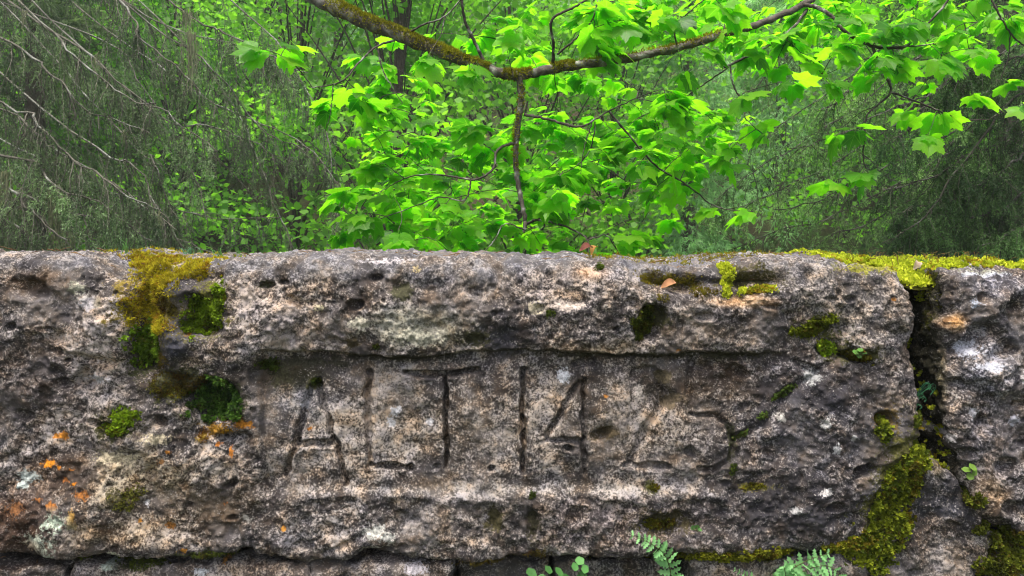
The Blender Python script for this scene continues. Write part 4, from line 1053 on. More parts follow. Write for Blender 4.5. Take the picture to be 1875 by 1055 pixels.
TW = [
    ([(960, 210, 2.53), (1000, 217, 2.5), (1040, 229, 2.45), (1064, 232, 2.42), (1085, 222, 2.4), (1115, 203, 2.42), (1165, 180, 2.45)], 0.0052, 0.002),
    ([(941, 262, 2.52), (922, 268, 2.5), (908, 280, 2.48), (904, 308, 2.46), (880, 326, 2.44), (862, 330, 2.44)], 0.0048, 0.0034),
    ([(862, 330, 2.44), (820, 322, 2.5), (770, 320, 2.55), (735, 330, 2.6), (695, 352, 2.65)], 0.0034, 0.0014),
    ([(862, 330, 2.44), (858, 352, 2.44), (846, 368, 2.44), (805, 361, 2.5), (760, 378, 2.5), (690, 403, 2.5)], 0.003, 0.0014),
    ([(908, 280, 2.48), (885, 262, 2.55), (868, 240, 2.65)], 0.002, 0.001),
    ([(962, 410, 2.47), (978, 404, 2.46), (990, 394, 2.45), (986, 380, 2.44)], 0.005, 0.003),
    ([(980, 402, 2.46), (1010, 407, 2.44), (1045, 419, 2.42), (1076, 440, 2.4), (1076, 480, 2.38)], 0.0042, 0.002),
    ([(1076, 440, 2.4), (1095, 434, 2.42), (1112, 433, 2.45), (1140, 475, 2.5)], 0.0026, 0.0015),
    ([(960, 420, 2.46), (925, 410, 2.46), (905, 440, 2.42), (880, 470, 2.4)], 0.0026, 0.0014),
    ([(885, 110, 2.55), (866, 70, 2.54), (852, 40, 2.52), (845, 0, 2.5), (838, -40, 2.5)], 0.006, 0.004),
    ([(1012, 122, 2.56), (1013, 80, 2.5), (1011, 36, 2.45), (1050, 14, 2.45), (1090, -10, 2.45)], 0.006, 0.003),
    ([(1020, 100, 2.53), (1060, 66, 2.5), (1085, 35, 2.45), (1096, -10, 2.45)], 0.0036, 0.0024),
    ([(740, 66, 2.59), (775, 45, 2.55), (815, 30, 2.5), (850, -10, 2.5)], 0.0036, 0.0022),
    ([(815, 30, 2.5), (806, 70, 2.48)], 0.0026, 0.0014),
    ([(722, 74, 2.6), (690, 85, 2.5), (660, 112, 2.45), (630, 146, 2.4), (600, 157, 2.4), (572, 160, 2.4)], 0.0038, 0.0016),
    ([(690, 85, 2.5), (700, 125, 2.5), (718, 160, 2.5), (737, 190, 2.5)], 0.0026, 0.0014),
    ([(610, 157, 2.4), (606, 200, 2.4), (596, 240, 2.42)], 0.0022, 0.0012),
    ([(1470, 8, 2.69), (1500, 15, 2.66), (1527, 34, 2.64), (1547, 58, 2.62), (1598, 85, 2.6), (1655, 85, 2.6), (1693, 50, 2.58), (1745, -8, 2.55)], 0.0075, 0.0035),
    ([(1598, 85, 2.6), (1612, 125, 2.58), (1631, 168, 2.56), (1590, 208, 2.54), (1584, 240, 2.53), (1581, 290, 2.52), (1594, 324, 2.5)], 0.0048, 0.0016),
    ([(1631, 168, 2.56), (1698, 194, 2.58), (1759, 217, 2.6), (1812, 219, 2.62)], 0.0036, 0.0014),
    ([(1655, 85, 2.6), (1700, 82, 2.65), (1740, 70, 2.7), (1790, 40, 2.75)], 0.003, 0.0016),
    ([(1478, 18, 2.69), (1451, 52, 2.66), (1399, 88, 2.62), (1342, 116, 2.58), (1326, 124, 2.57)], 0.0056, 0.004),
    ([(1337, 118, 2.58), (1342, 156, 2.55), (1361, 188, 2.54), (1366, 218, 2.53), (1406, 254, 2.5)], 0.0034, 0.0014),
    ([(1334, 124, 2.58), (1280, 160, 2.7), (1230, 190, 2.8), (1165, 180, 2.9)], 0.003, 0.0014),
    ([(1115, 205, 2.42), (1150, 245, 2.44), (1200, 303, 2.48), (1257, 338, 2.5), (1300, 372, 2.5), (1333, 384, 2.5), (1378, 388, 2.5)], 0.0036, 0.0014),
    ([(1090, 222, 2.42), (1082, 270, 2.45), (1060, 300, 2.5), (1025, 322, 2.55)], 0.0024, 0.0012),
    ([(1085, 222, 2.4), (1070, 270, 2.4), (1063, 318, 2.4)], 0.002, 0.001),
    ([(1240, 88, 2.6), (1236, 50, 2.55), (1262, 22, 2.5), (1300, -10, 2.5)], 0.0034, 0.002),
    ([(1325, 64, 2.62), (1330, 20, 2.6), (1335, -20, 2.6)], 0.0034, 0.002),
    ([(572, 160, 2.4), (540, 120, 2.4), (500, 95, 2.4), (455, 86, 2.4)], 0.0018, 0.001),
    ([(1800, -40, 2.3), (1826, 20, 2.3), (1850, 60, 2.3), (1880, 90, 2.3)], 0.004, 0.002),
    ([(1850, 60, 2.3), (1845, 110, 2.32), (1830, 150, 2.32)], 0.002, 0.001),
    ([(1812, 219, 2.62), (1840, 200, 2.6), (1880, 190, 2.58)], 0.0015, 0.001),
]
for k, (pts, a, b) in enumerate(TW):
    limb('branch' if a > 0.0045 else 'twig', pts, a, b, 6, DK, 10 + k, wob=0.003)

# moss on the limbs
def limb_moss(c, r0, r1, t0, t1, amount, seed, label=None):
    rg = np.random.default_rng(seed)
    n = len(c); A = Acc()
    i = (np.clip(rg.uniform(t0, t1, amount), 0, 0.999) * (n - 1))
    k = i.astype(int); f = (i - k)[:, None]
    p = c[k] * (1 - f) + c[np.minimum(k + 1, n - 1)] * f
    r = r0 + (r1 - r0) * i / n
    tan = norm(np.gradient(c, axis=0))[k]
    up = norm(np.array([0, 0, 1.0]) - tan * tan[:, 2:3]); sd = np.cross(tan, up)
    a = rg.normal(size=amount) * 0.9
    nr = np.cos(a)[:, None] * up + np.sin(a)[:, None] * sd
    lump = np.clip(fbm(p * 30, 2, seed), -0.2, 1) + 0.25
    b = p + nr * (r + 0.010 * lump * rg.random(amount))[:, None]
    d = norm(nr + 0.9 * rg.normal(size=(amount, 3)))
    s = norm(np.cross(d, rg.normal(size=(amount, 3)))); ln = 0.008 * (0.5 + rg.random(amount))[:, None]
    V = np.stack([b - s * ln * 0.22, b + s * ln * 0.22, b + d * ln], 1).reshape(-1, 3)
    ca = np.array([0.06, 0.055, 0.008]) + (np.array([0.27, 0.27, 0.016]) - [0.06, 0.055, 0.008]) * np.clip(rg.random((amount, 1)) * 0.6 + 0.4 * (lump[:, None] + 0.3), 0, 1)
    A.add(V, np.arange(3 * amount).reshape(-1, 3), np.repeat(ca, 3, 0))
    o = link('moss', A.mesh('moss', M_MOSS), syc); o['kind'] = 'stuff'
limb_moss(main, 0.036, 0.0145, 0.42, 0.78, 9000, 1)
limb_moss(main, 0.036, 0.0145, 0.76, 0.88, 3000, 2)
limb_moss(main, 0.036, 0.0145, 0.93, 1.0, 1800, 3)
limb_moss(rl, 0.0165, 0.011, 0.0, 0.06, 700, 4)
limb_moss(rl, 0.0165, 0.011, 0.13, 0.21, 1600, 5)
limb_moss(rl, 0.0165, 0.011, 0.40, 0.62, 1200, 6)
limb_moss(rl, 0.0165, 0.011, 0.22, 0.40, 500, 8)
limb_moss(hg, 0.0115, 0.006, 0.05, 0.55, 500, 7)

LEAVES = []     # (base position, frame 3x3, size)
FLAT = 0.6
def put_leaf(node, size, rg, out=None, face=None):
    """a leaf hung from a twig node: tip outwards and down, blade tilted"""
    az = rg.uniform(0, 2 * pi) if out is None else out
    tilt = np.clip(rg.normal(FLAT, 0.34), 0.0, 1.4)        # droop of the tip below level
    tip = np.array([cos(az) * cos(tilt), sin(az) * cos(tilt), -sin(tilt)])
    nrm = np.array([cos(az) * sin(tilt), sin(az) * sin(tilt), cos(tilt)])
    roll = rg.normal() * 0.35
    side = np.cross(tip, nrm)
    nrm2 = nrm * cos(roll) + side * sin(roll); side2 = np.cross(tip, nrm2)
    R = np.stack([side2, tip, nrm2], 1)
    LEAVES.append((node, R, size))
def spray(px, py, d, n, seed, length=0.34, az=None, sz=(0.036, 0.074)):
    rg = np.random.default_rng(seed)
    tip = P(px, py, d)
    sk = np.array(SKEL)
    dist = np.linalg.norm((sk - tip) * [1, 1.0, 1.0], axis=1) + np.where(sk[:, 2] < tip[2] - 0.1, 0.5, 0)
    near = sk[np.argmin(dist)]
    v = tip - near; D = np.linalg.norm(v)
    m1 = near + v * 0.35 + np.array([0, 0, 0.06 * D]) + rg.normal(size=3) * 0.03 * D
    m2 = near + v * 0.7 + np.array([0, 0, 0.05 * D]) + rg.normal(size=3) * 0.03 * D
    c = spline([near, m1, m2, tip], max(8, int(D / 0.05)))
    TWIGS.append((c, 0.0014 + 0.0018 * min(1, D), 0.0009))
    for q in c[2::3]: SKEL.append(q)
    tan = norm(c[-1] - c[-2]); az0 = math.atan2(tan[1], tan[0])
    k = 0
    while k < n:
        t = 0 if k < 3 else rg.uniform(0, min(0.8, length / (D + 1e-3)))
        node = c[int((len(c) - 1) * (1 - t))]
        for s in (-1, 1):
            put_leaf(node, rg.uniform(*sz), rg, az0 + s * rg.uniform(0.3, 1.6) + rg.normal() * 0.3)
            k += 1
TWIGS = []
# sprays one can tell apart
EXPL = [(1575, 318, 2.5, 8), (1530, 330, 2.52, 4), (1360, 172, 2.5, 4), (1400, 240, 2.5, 4), (1300, 380, 2.5, 4), (1375, 384, 2.5, 4), (1720, 205, 2.6, 6), (1700, 245, 2.58, 3), (1590, 130, 2.55, 6), (1570, 235, 2.5, 5),
        (1640, 120, 2.6, 5), (1730, 110, 2.6, 5), (1840, 150, 2.32, 4), (1850, 30, 2.3, 7), (1800, 90, 2.5, 4), (480, 90, 2.4, 6), (530, 80, 2.42, 6), (600, 190, 2.4, 8), (660, 180, 2.45, 8), (1230, 170, 2.5, 6),
        (1250, 130, 2.55, 5), (930, 80, 2.4, 6), (780, 110, 2.4, 7), (860, 130, 2.45, 7), (690, 300, 2.5, 8), (640, 350, 2.5, 8), (730, 440, 2.4, 7), (660, 390, 2.5, 8), (720, 360, 2.55, 7), (1150, 430, 2.45, 5),
        (1190, 430, 2.5, 5), (1270, 265, 2.5, 7), (1240, 330, 2.6, 6), (1450, 150, 2.5, 5), (1480, 110, 2.6, 6), (1520, 150, 2.55, 5), (1440, 60, 2.6, 7), (1560, 30, 2.6, 7), (1660, 30, 2.6, 8), (1870, 190, 2.55, 4),
        (1220, 190, 2.45, 4), (1090, 60, 2.4, 7), (1150, 40, 2.4, 8), (1220, 30, 2.45, 8), (1330, 20, 2.5, 8), (1300, 90, 2.55, 6), (950, 50, 2.35, 5), (1500, 40, 2.6, 6), (1610, 55, 2.6, 6), (1220, 255, 2.7, 7), (1265, 305, 2.7, 6), (1200, 345, 2.8, 8), (1330, 300, 2.9, 5), (1385, 225, 2.6, 4), (1310, 225, 2.9, 6), (1170, 300, 2.7, 8), (1230, 400, 3.0, 6), (620, 430, 2.9, 7),
        (610, 370, 2.9, 7), (650, 250, 2.8, 6), (1420, 120, 2.8, 6), (1700, 150, 2.8, 5), (1790, 180, 2.9, 5), (1660, 200, 2.8, 4), (1530, 245, 2.8, 4), (1120, 465, 2.6, 6), (760, 466, 2.7, 6), (860, 466, 2.7, 6), (1000, 462, 2.6, 7)]
for k, (x, y, d, n) in enumerate(EXPL): spray(x, y, d, n, 300 + k)
# the body of the foliage
rg = np.random.default_rng(41)
cnt = 0; tries = 0
def region(px, py):
    """density of leaves over the picture"""
    w = 0.0
    w = max(w, 1.0 - ell(px, py, 880, 330, 300, 150) ** 1.5)
    w = max(w, 0.9 - ell(px, py, 1080, 60, 420, 110) ** 1.5)
    w = max(w, 0.9 - ell(px, py, 1120, 250, 240, 160) ** 1.5)
    w = max(w, 0.7 - ell(px, py, 1500, 50, 330, 80) ** 1.5)
    w = max(w, 0.8 - ell(px, py, 690, 170, 120, 110) ** 1.5)
    w = max(w, 0.9 - ell(px, py, 900, 440, 260, 40) ** 1.5)
    return w
FLAT = 0.42
while cnt < 150 and tries < 4000:
    tries += 1
    px, py = rg.uniform(560, 1800), rg.uniform(-30, 462)
    if rg.random() < region(px, py):
        d = rg.uniform(2.35, 4.6) if py > 160 else rg.uniform(2.4, 3.9)
        spray(px, py, d, int(rg.integers(7, 13)), 1000 + cnt)
        cnt += 1
FLAT = 0.5
cnt = 0
while cnt < 55:
    px, py = rg.uniform(1150, 1900), rg.uniform(-25, 120)
    if rg.random() < 1.0 - 0.5 * py / 120:
        spray(px, py, rg.uniform(2.7, 4.4), int(rg.integers(6, 10)), 5000 + cnt, sz=(0.04, 0.074)); cnt += 1
FLAT = 0.38
cnt = 0
while cnt < 105:
    px, py = rg.uniform(590, 1420), rg.uniform(190, 462)
    if rg.random() < region(px, py):
        spray(px, py, rg.uniform(3.0, 5.0), int(rg.integers(7, 12)), 3000 + cnt, sz=(0.045, 0.075)); cnt += 1
for c, a, b in TWIGS:
    A = Acc(); A.add(*tube(c, np.linspace(a, b, len(c)), 4), c=DK)
    link('twig', A.mesh('twig', M_BARK), syc)
# the 300 leaves that show largest are parts; the others one joined part
def shown(l):
    p = l[0] + l[1][:, 1] * l[2] * 0.4
    d = p[1] + CD
    if d < 0.5: return 0
    px, py = 937.5 + p[0] / d * FPX, HY - (p[2] - ZC) / d * FPX
    if not (-20 < px < 1895 and -30 < py < 470): return 0
    v = norm(p - np.array([0, -CD, ZC]))
    return (l[2] / d) ** 2 * (0.25 + abs(l[1][:, 2] @ v))
LEAVES.sort(key=shown, reverse=True)
import mathutils
for k, (p, R, s) in enumerate(LEAVES[:300]):
    me, V, F, lc, L = HERO[k % len(HERO)]
    o = bpy.data.objects.new('leaf', me); COL.objects.link(o)
    base = p + R[:, 1] * L * s
    Mx = mathutils.Matrix([[R[0, 0] * s, R[0, 1] * s, R[0, 2] * s, base[0]], [R[1, 0] * s, R[1, 1] * s, R[1, 2] * s, base[1]], [R[2, 0] * s, R[2, 1] * s, R[2, 2] * s, base[2]], [0, 0, 0, 1]])
    o.parent = syc; o.matrix_parent_inverse = mathutils.Matrix.Translation(syc.location).inverted(); o.matrix_basis = Mx
VV, FF, LC, off = [], [], [], 0
rg = np.random.default_rng(5)
for k, (p, R, s) in enumerate(LEAVES[300:]):
    V, F, lc, L = LITE[k % len(LITE)]
    VV.append((V * s + [0, L * s, 0]) @ R.T + p); FF.append(F + off); off += len(V)
    l2 = lc.copy(); l2[:, 2] = rg.random(); LC.append(l2)
o = link('foliage', mesh('foliage', np.concatenate(VV), np.concatenate(FF), M_LEAF, {'leafco': np.concatenate(LC)}), syc); o['kind'] = 'stuff'
print('leaves', len(LEAVES))

# ------------------------------------------------------------------ near spruces with lichen hung boughs
def bough(tree, pts, r0, seed, nsec, lsec, droop, ncol, wcol, ntert=6, nneed=12, needle=0.016, side=0.6, bare=0.25):
    rg = np.random.default_rng(seed)
    tone = rg.uniform(0.55, 1.5)
    c = spline(np.array(pts), 26)
    c = c + np.cumsum(rg.normal(size=c.shape), 0) * 0.011
    Wd, N = Acc(), None
    V, F = tube(c, np.linspace(r0, 0.0025, 26), 6, 0.12, seed)
    nz = fbm(V * 40, 2, seed)
    cc = np.array(wcol) * (1 + 0.5 * nz[:, None]); cc[nz > 0.26] = np.array([0.22, 0.23, 0.20]) if wcol[0] > 0.06 else np.array([0.10, 0.10, 0.085])
    Wd.add(V, F, cc)
    tan = norm(np.gradient(c, axis=0))
    # crusty lichen tufts along the wood
    nl = 300
    u = rg.random(nl) * 24.99; iu = u.astype(int); fu = (u - iu)[:, None]
    lum = np.clip(fbm(c[iu] * 9 + fu, 2, seed + 9) + 0.5, 0.05, 1)
    lb = c[iu] * (1 - fu) + c[iu + 1] * fu + rg.normal(size=(nl, 3)) * (r0 * 0.9 * lum)[:, None]
    ldr = norm(rg.normal(size=(nl, 3)) - [0, 0, 0.5]); lsd = norm(np.cross(ldr, rg.normal(size=(nl, 3))))
    lln = (0.006 + 0.016 * rg.random(nl) * lum)[:, None]
    lc_ = np.array([0.05, 0.045, 0.034]) + (np.array([0.13, 0.135, 0.10]) - [0.05, 0.045, 0.034]) * rg.random((nl, 1))
    Wd.add(np.stack([lb - lsd * lln * 0.3, lb + lsd * lln * 0.3, lb + ldr * lln], 1).reshape(-1, 3), np.arange(3 * nl).reshape(-1, 3), np.repeat(lc_, 3, 0))
    NB, ND = [], []
    def needles(line, n):
        t = rg.random(n) * (len(line) - 1.001); i = t.astype(int); f = (t - i)[:, None]
        p = line[i] * (1 - f) + line[i + 1] * f
        tg = norm(line[i + 1] - line[i])
        NB.append(p); ND.append(norm(tg * 0.8 + 0.9 * rg.normal(size=(n, 3))))
    for k in range(nsec):
        t = rg.uniform(0.05, 1.0); i = int(t * 25)
        s = 1 if k % 2 else -1
        sd = norm(np.cross(tan[i], [0, 0, 1.0]) * s * side + 0.35 * rg.normal(size=3) + tan[i] * 0.7 - np.array([0, 0, droop * rg.uniform(0.4, 1.4)]))
        ln = lsec * (1 - 0.5 * t) * rg.uniform(0.5, 1.25)
        l = [c[i]]
        d = sd
        for q in range(6):
            d = norm(d + 0.16 * rg.normal(size=3) + np.array([0, 0, -0.12 * droop]))
            l.append(l[-1] + d * ln / 6)
        l = np.array(l)
        w0 = 0.0032 * rg.uniform(0.6, 1.3)
        Vt, Ft = tube(l, np.linspace(w0, 0.0010, 7), 3)
        Wd.add(Vt, Ft, np.array(wcol) * rg.uniform(0.6, 1.5))
        isbare = rg.random() < bare
        if not isbare: needles(l, nneed * 2)
        for q in range(ntert):
            j = rg.integers(1, 7)
            d2 = norm(norm(l[j] - l[j - 1]) * 0.7 + 0.8 * rg.normal(size=3) - np.array([0, 0, droop * 0.7]))
            l2 = np.array([l[j], l[j] + d2 * ln * 0.13, l[j] + d2 * ln * 0.24 + np.array([0, 0, -0.03 * droop])])
            Vt, Ft = tube(l2, [0.0014, 0.0011, 0.0007], 3)
            Wd.add(Vt, Ft, np.array(wcol) * rg.uniform(0.5, 1.3))
            if not isbare: needles(l2, nneed)
    o = link('bough', Wd.mesh('bough', M_BARK), tree)
    if NB:
        b = np.concatenate(NB); d = np.concatenate(ND); n = len(b)
        s = norm(np.cross(d, rg.normal(size=(n, 3)))); L = needle * rg.uniform(0.6, 1.25, n)[:, None]
        V = np.stack([b - s * 0.0019, b + s * 0.0019, b + d * L], 1).reshape(-1, 3)
        nc = np.array(ncol[0]) + (np.array(ncol[1]) - np.array(ncol[0])) * np.clip(0.5 + fbm(b * 5, 2, seed) + 0.25 * rg.normal(size=n), 0, 1)[:, None]
        nc = nc * tone
        ch = link('needles', mesh('needles', V, np.arange(3 * n).reshape(-1, 3), M_NEEDLE, {'tint': np.c_[np.repeat(nc, 3, 0), np.ones(3 * n)]}, False), o)
        ch['kind'] = 'stuff'
    return c

spl = empty('spruce_tree', (-6.2, 4.6, 0)); tag(spl, 'old spruce on the left with drooping lichen grey boughs and thin needles', 'tree')
A = Acc(); tr = spline([(-6.2, 4.6, -0.2), (-6.2, 4.6, 3), (-6.15, 4.6, 7), (-6.1, 4.6, 13)], 30); A.add(*tube(tr, np.linspace(0.26, 0.06, 30), 12, 0.05, 4), c=(0.09, 0.075, 0.06))
link('trunk', A.mesh('trunk', M_BARK), spl)
GREY = ((0.065, 0.115, 0.055), (0.19, 0.29, 0.13)); WOODL = (0.10, 0.096, 0.075)
LB = [  # boughs as seen: px, py, d
    [(-250, -260, 5.2), (60, 10, 4.6), (170, 110, 4.4), (270, 190, 4.3), (330, 215, 4.2)],
    [(-200, -150, 5.4), (90, 60, 4.8), (210, 140, 4.6), (300, 205, 4.5), (390, 260, 4.4)],
    [(-280, -50, 5.2), (0, 70, 4.6), (90, 140, 4.4), (150, 200, 4.3), (250, 240, 4.2)],
    [(-280, 60, 5.0), (0, 200, 4.4), (70, 250, 4.2), (140, 320, 4.1), (230, 390, 4.0), (300, 440, 4.0)],
    [(-280, 100, 5.2), (10, 215, 4.6), (110, 295, 4.4), (200, 350, 4.3), (330, 450, 4.2)],
    [(-250, 210, 4.8), (0, 300, 4.2), (60, 315, 4.1), (110, 345, 4.0), (180, 380, 4.0), (260, 440, 4.0)],
    [(-250, 260, 4.8), (0, 345, 4.2), (60, 385, 4.0), (110, 440, 3.9), (150, 500, 3.9)],
    [(-100, -200, 5.6), (220, 0, 5.0), (270, 80, 4.8), (330, 130, 4.7), (380, 160, 4.6)],
    [(0, -200, 6.2), (280, 60, 5.6), (380, 130, 5.4), (470, 240, 5.2), (560, 290, 5.0)],
    [(-60, -120, 6.4), (260, 190, 5.8), (380, 235, 5.6), (470, 265, 5.4), (540, 310, 5.2)],
    [(0, 0, 6.6), (240, 250, 6.0), (290, 290, 5.8), (310, 350, 5.7), (330, 400, 5.6)],
    [(-100, 50, 6.2), (180, 270, 5.5), (240, 300, 5.4), (290, 370, 5.3), (330, 430, 5.2), (360, 480, 5.2)],
    [(0, -250, 6.0), (320, 10, 5.4), (420, 50, 5.2), (500, 75, 5.0), (560, 120, 4.9)],
    [(0, -100, 6.8), (300, 130, 6.2), (420, 210, 6.0), (540, 270, 5.8), (600, 350, 5.6)],
    [(-200, 150, 6.8), (150, 330, 6.2), (270, 370, 6.0), (380, 400, 5.8), (520, 410, 5.6)],
    [(-200, 250, 6.4), (100, 380, 5.8), (220, 410, 5.6), (320, 460, 5.5), (420, 500, 5.4)],
    [(-300, 330, 5.0), (0, 400, 4.4), (60, 440, 4.3), (100, 480, 4.2)],
    [(-150, -60, 7.0), (180, 60, 6.6), (260, 150, 6.4), (350, 300, 6.2), (380, 420, 6.0)],
    [(100, -150, 7.2), (400, 150, 6.8), (480, 300, 6.5), (520, 420, 6.3), (540, 500, 6.2)],
    [(150, -250, 7.2), (450, 20, 6.8), (540, 130, 6.5), (590, 260, 6.3), (610, 400, 6.2)],
    [(-50, -250, 7.4), (200, -20, 7.0), (330, 60, 6.8), (480, 110, 6.6), (560, 200, 6.4)],
]
for k, pts in enumerate(LB):
    far = pts[1][2] > 5.3
    bough(spl, [P(*q) for q in pts], 0.0085 if not far else 0.008, 400 + k, 60 if not far else 60, 0.40 if not far else 0.5, 1.25, GREY, WOODL, 7, 20, needle=0.024, side=0.4, bare=0.36)
def beard(tree, px, py, d, w, h, n, seed, col=(0.30, 0.31, 0.19)):
    rg = np.random.default_rng(seed); A = Acc()
    for k in range(n):
        b = P(px + rg.normal() * w * 0.4, py, d) + [0, rg.normal() * 0.02, rg.normal() * 0.01]
        L = h * d / FPX * rg.uniform(0.45, 1.0)
        l = [b]
        for q in range(5): l.append(l[-1] + np.array([rg.normal() * 0.006, rg.normal() * 0.006, -L / 5]))
        A.add(*tube(np.array(l), np.linspace(0.0022, 0.0008, 6), 3), c=np.array(col) * rg.uniform(0.6, 1.25))
    o = link('beard_lichen', A.mesh('beard_lichen', M_NEEDLE), tree)
for k, (x, y, d, w, h, n) in enumerate([(100, 345, 4.05, 13, 120, 60), (12, 315, 4.2, 9, 80, 34), (350, 60, 4.7, 16, 120, 40), (345, 20, 4.8, 22, 60, 30), (45, 20, 4.7, 10, 40, 20), (490, 185, 5.2, 8, 50, 20), (130, 430, 4.0, 6, 50, 16),
                                        (230, 240, 4.3, 6, 40, 14), (180, 100, 4.5, 6, 40, 14), (290, 390, 4.1, 5, 40, 12)]):
    beard(spl, x, y, d, w, h, n, 50 + k)

spr = empty('spruce_tree', (5.2, 3.9, 0)); tag(spr, 'dark green spruce on the right with boughs sweeping down to the left', 'tree')
A = Acc(); tr = spline([(5.2, 3.9, -0.2), (5.2, 3.9, 3), (5.25, 3.9, 7), (5.3, 3.9, 13)], 30); A.add(*tube(tr, np.linspace(0.24, 0.06, 30), 12, 0.05, 5), c=(0.07, 0.058, 0.045))
link('trunk', A.mesh('trunk', M_BARK), spr)
DKG = ((0.03, 0.075, 0.025), (0.11, 0.22, 0.06)); MDG = ((0.08, 0.18, 0.05), (0.21, 0.38, 0.11)); WOODR = (0.036, 0.034, 0.026)
RB = [
    ([(2150, -80, 5.0), (1930, 60, 4.6), (1830, 130, 4.4), (1760, 160, 4.3), (1690, 190, 4.2)], DKG), ([(2150, -20, 5.0), (1920, 100, 4.6), (1820, 170, 4.4), (1740, 220, 4.3), (1640, 260, 4.2)], DKG),
    ([(2120, 20, 4.8), (1920, 130, 4.5), (1840, 220, 4.3), (1780, 300, 4.2), (1710, 400, 4.1), (1640, 460, 4.0)], DKG), ([(2120, 80, 4.8), (1900, 190, 4.5), (1800, 260, 4.4), (1700, 300, 4.3), (1590, 330, 4.2)], DKG),
    ([(2150, 120, 5.0), (1920, 260, 4.6), (1830, 330, 4.4), (1740, 390, 4.3), (1640, 430, 4.2)], DKG), ([(2150, 200, 5.0), (1920, 330, 4.6), (1840, 390, 4.4), (1760, 430, 4.3), (1680, 460, 4.2)], DKG),
    ([(2150, 300, 4.8), (1920, 400, 4.4), (1840, 440, 4.3), (1760, 470, 4.2)], DKG), ([(2000, -150, 5.6), (1760, 40, 5.2), (1660, 110, 5.0), (1580, 170, 4.9), (1500, 220, 4.8)], MDG),
    ([(2050, -60, 5.8), (1780, 130, 5.3), (1660, 210, 5.1), (1560, 260, 5.0), (1440, 300, 4.9)], MDG), ([(2050, 40, 5.8), (1760, 230, 5.3), (1640, 300, 5.1), (1540, 350, 5.0), (1420, 400, 4.9)], MDG),
    ([(2050, 120, 5.6), (1740, 320, 5.2), (1620, 390, 5.0), (1520, 440, 4.9), (1430, 480, 4.8)], MDG), ([(1900, -200, 6.2), (1650, 60, 5.8), (1530, 170, 5.6), (1440, 230, 5.5), (1330, 260, 5.4)], MDG),
    ([(1900, -80, 6.4), (1620, 160, 6.0), (1500, 250, 5.8), (1400, 320, 5.6), (1310, 380, 5.5)], MDG), ([(1900, 60, 6.4), (1600, 260, 6.0), (1480, 330, 5.8), (1380, 380, 5.7), (1290, 400, 5.6)], MDG),
    ([(1950, 160, 6.4), (1640, 340, 6.0), (1520, 400, 5.8), (1420, 430, 5.7), (1340, 470, 5.6)], MDG), ([(2100, -150, 6.0), (1900, 20, 5.6), (1800, 90, 5.4), (1720, 140, 5.3)], DKG),
    ([(2100, 0, 6.2), (1880, 160, 5.8), (1780, 240, 5.6), (1700, 330, 5.5), (1640, 420, 5.4)], DKG), ([(2100, 160, 6.2), (1880, 300, 5.8), (1780, 370, 5.6), (1660, 440, 5.5)], DKG),
    ([(2200, 60, 5.4), (1950, 200, 5.0), (1860, 290, 4.8), (1800, 400, 4.7), (1770, 480, 4.6)], DKG), ([(1850, -200, 6.6), (1560, 20, 6.2), (1450, 110, 6.0), (1370, 180, 5.9)], MDG),
]
for k, (pts, nc) in enumerate(RB):
    dk = nc is DKG
    bough(spr, [P(*q) for q in pts], 0.010 if dk else 0.007, 600 + k, 72 if dk else 44, 0.42 if dk else 0.45, 0.85, nc, WOODR, 7, 26 if dk else 20, needle=0.024, side=0.45, bare=0.05 if dk else 0.25)

# ------------------------------------------------------------------ wood behind
def far_spruce(seed, H=13.0, R=2.2, cols=((0.05, 0.10, 0.035), (0.12, 0.21, 0.07)), n_b=150, spr_n=60):
    rg = np.random.default_rng(seed)
    A = Acc()
    A.add(*tube(spline([(0, 0, -0.5), (0.03, 0, H * 0.5), (0, 0, H)], 12), np.linspace(0.17, 0.03, 12), 8), c=(0.07, 0.058, 0.045))
    tm = A.mesh('trunk', M_BARK)
    B, D, Lg = [], [], []
    for k in range(n_b):
        z = H * (0.02 + 0.93 * rg.random() ** 1.15)
        az = rg.uniform(0, 2 * pi); L = R * (1 - z / H) ** 0.7 * rg.uniform(0.7, 1.15) + 0.2
        u = rg.random(spr_n) ** 0.7
        rr = u * L
        b = np.stack([np.cos(az) * rr, np.sin(az) * rr, z - 0.30 * rr - 0.10 * rr ** 2 + 0.12 * np.clip(u - 0.7, 0, 1) * L], 1)
        sd = np.array([-sin(az), cos(az), 0])
        off = rg.normal(size=spr_n) * 0.25 * L * (1.1 - u)
        b = b + sd * off[:, None]
        b[:, 2] -= np.abs(off) * 0.2
        d = norm(np.array([cos(az), sin(az), 0])[None] * 0.5 + sd * np.sign(off)[:, None] * 0.5 + np.array([0, 0, -0.75]) + 0.4 * rg.normal(size=(spr_n, 3)))
        B.append(b); D.append(d)
    b = np.concatenate(B); d = np.concatenate(D); n = len(b)
    s = norm(np.cross(d, rg.normal(size=(n, 3)))); L = rg.uniform(0.10, 0.28, n)[:, None]
    # each spray: a feather of three narrow triangles
    V, C = [], []
    nc = np.array(cols[0]) + (np.array(cols[1]) - np.array(cols[0])) * np.clip(0.5 + 0.8 * fbm(b * 1.3, 2, seed) + 0.25 * rg.normal(size=n), 0, 1)[:, None]
    for q in (-0.5, 0, 0.5):
        dd = norm(d + s * q)
        pp = norm(np.cross(dd, d + 0.3 * rg.normal(size=(n, 3))))
        V.append(np.stack([b - pp * 0.011, b + pp * 0.011, b + dd * L * (1 if q == 0 else 0.75)], 1)); C.append(np.repeat(nc, 3, 0))
    V = np.concatenate(V).reshape(-1, 3); C = np.concatenate(C)
    return tm, mesh('crown', V, np.arange(len(V)).reshape(-1, 3), M_FARNEEDLE, {'tint': np.c_[C, np.ones(len(C))]}, False)
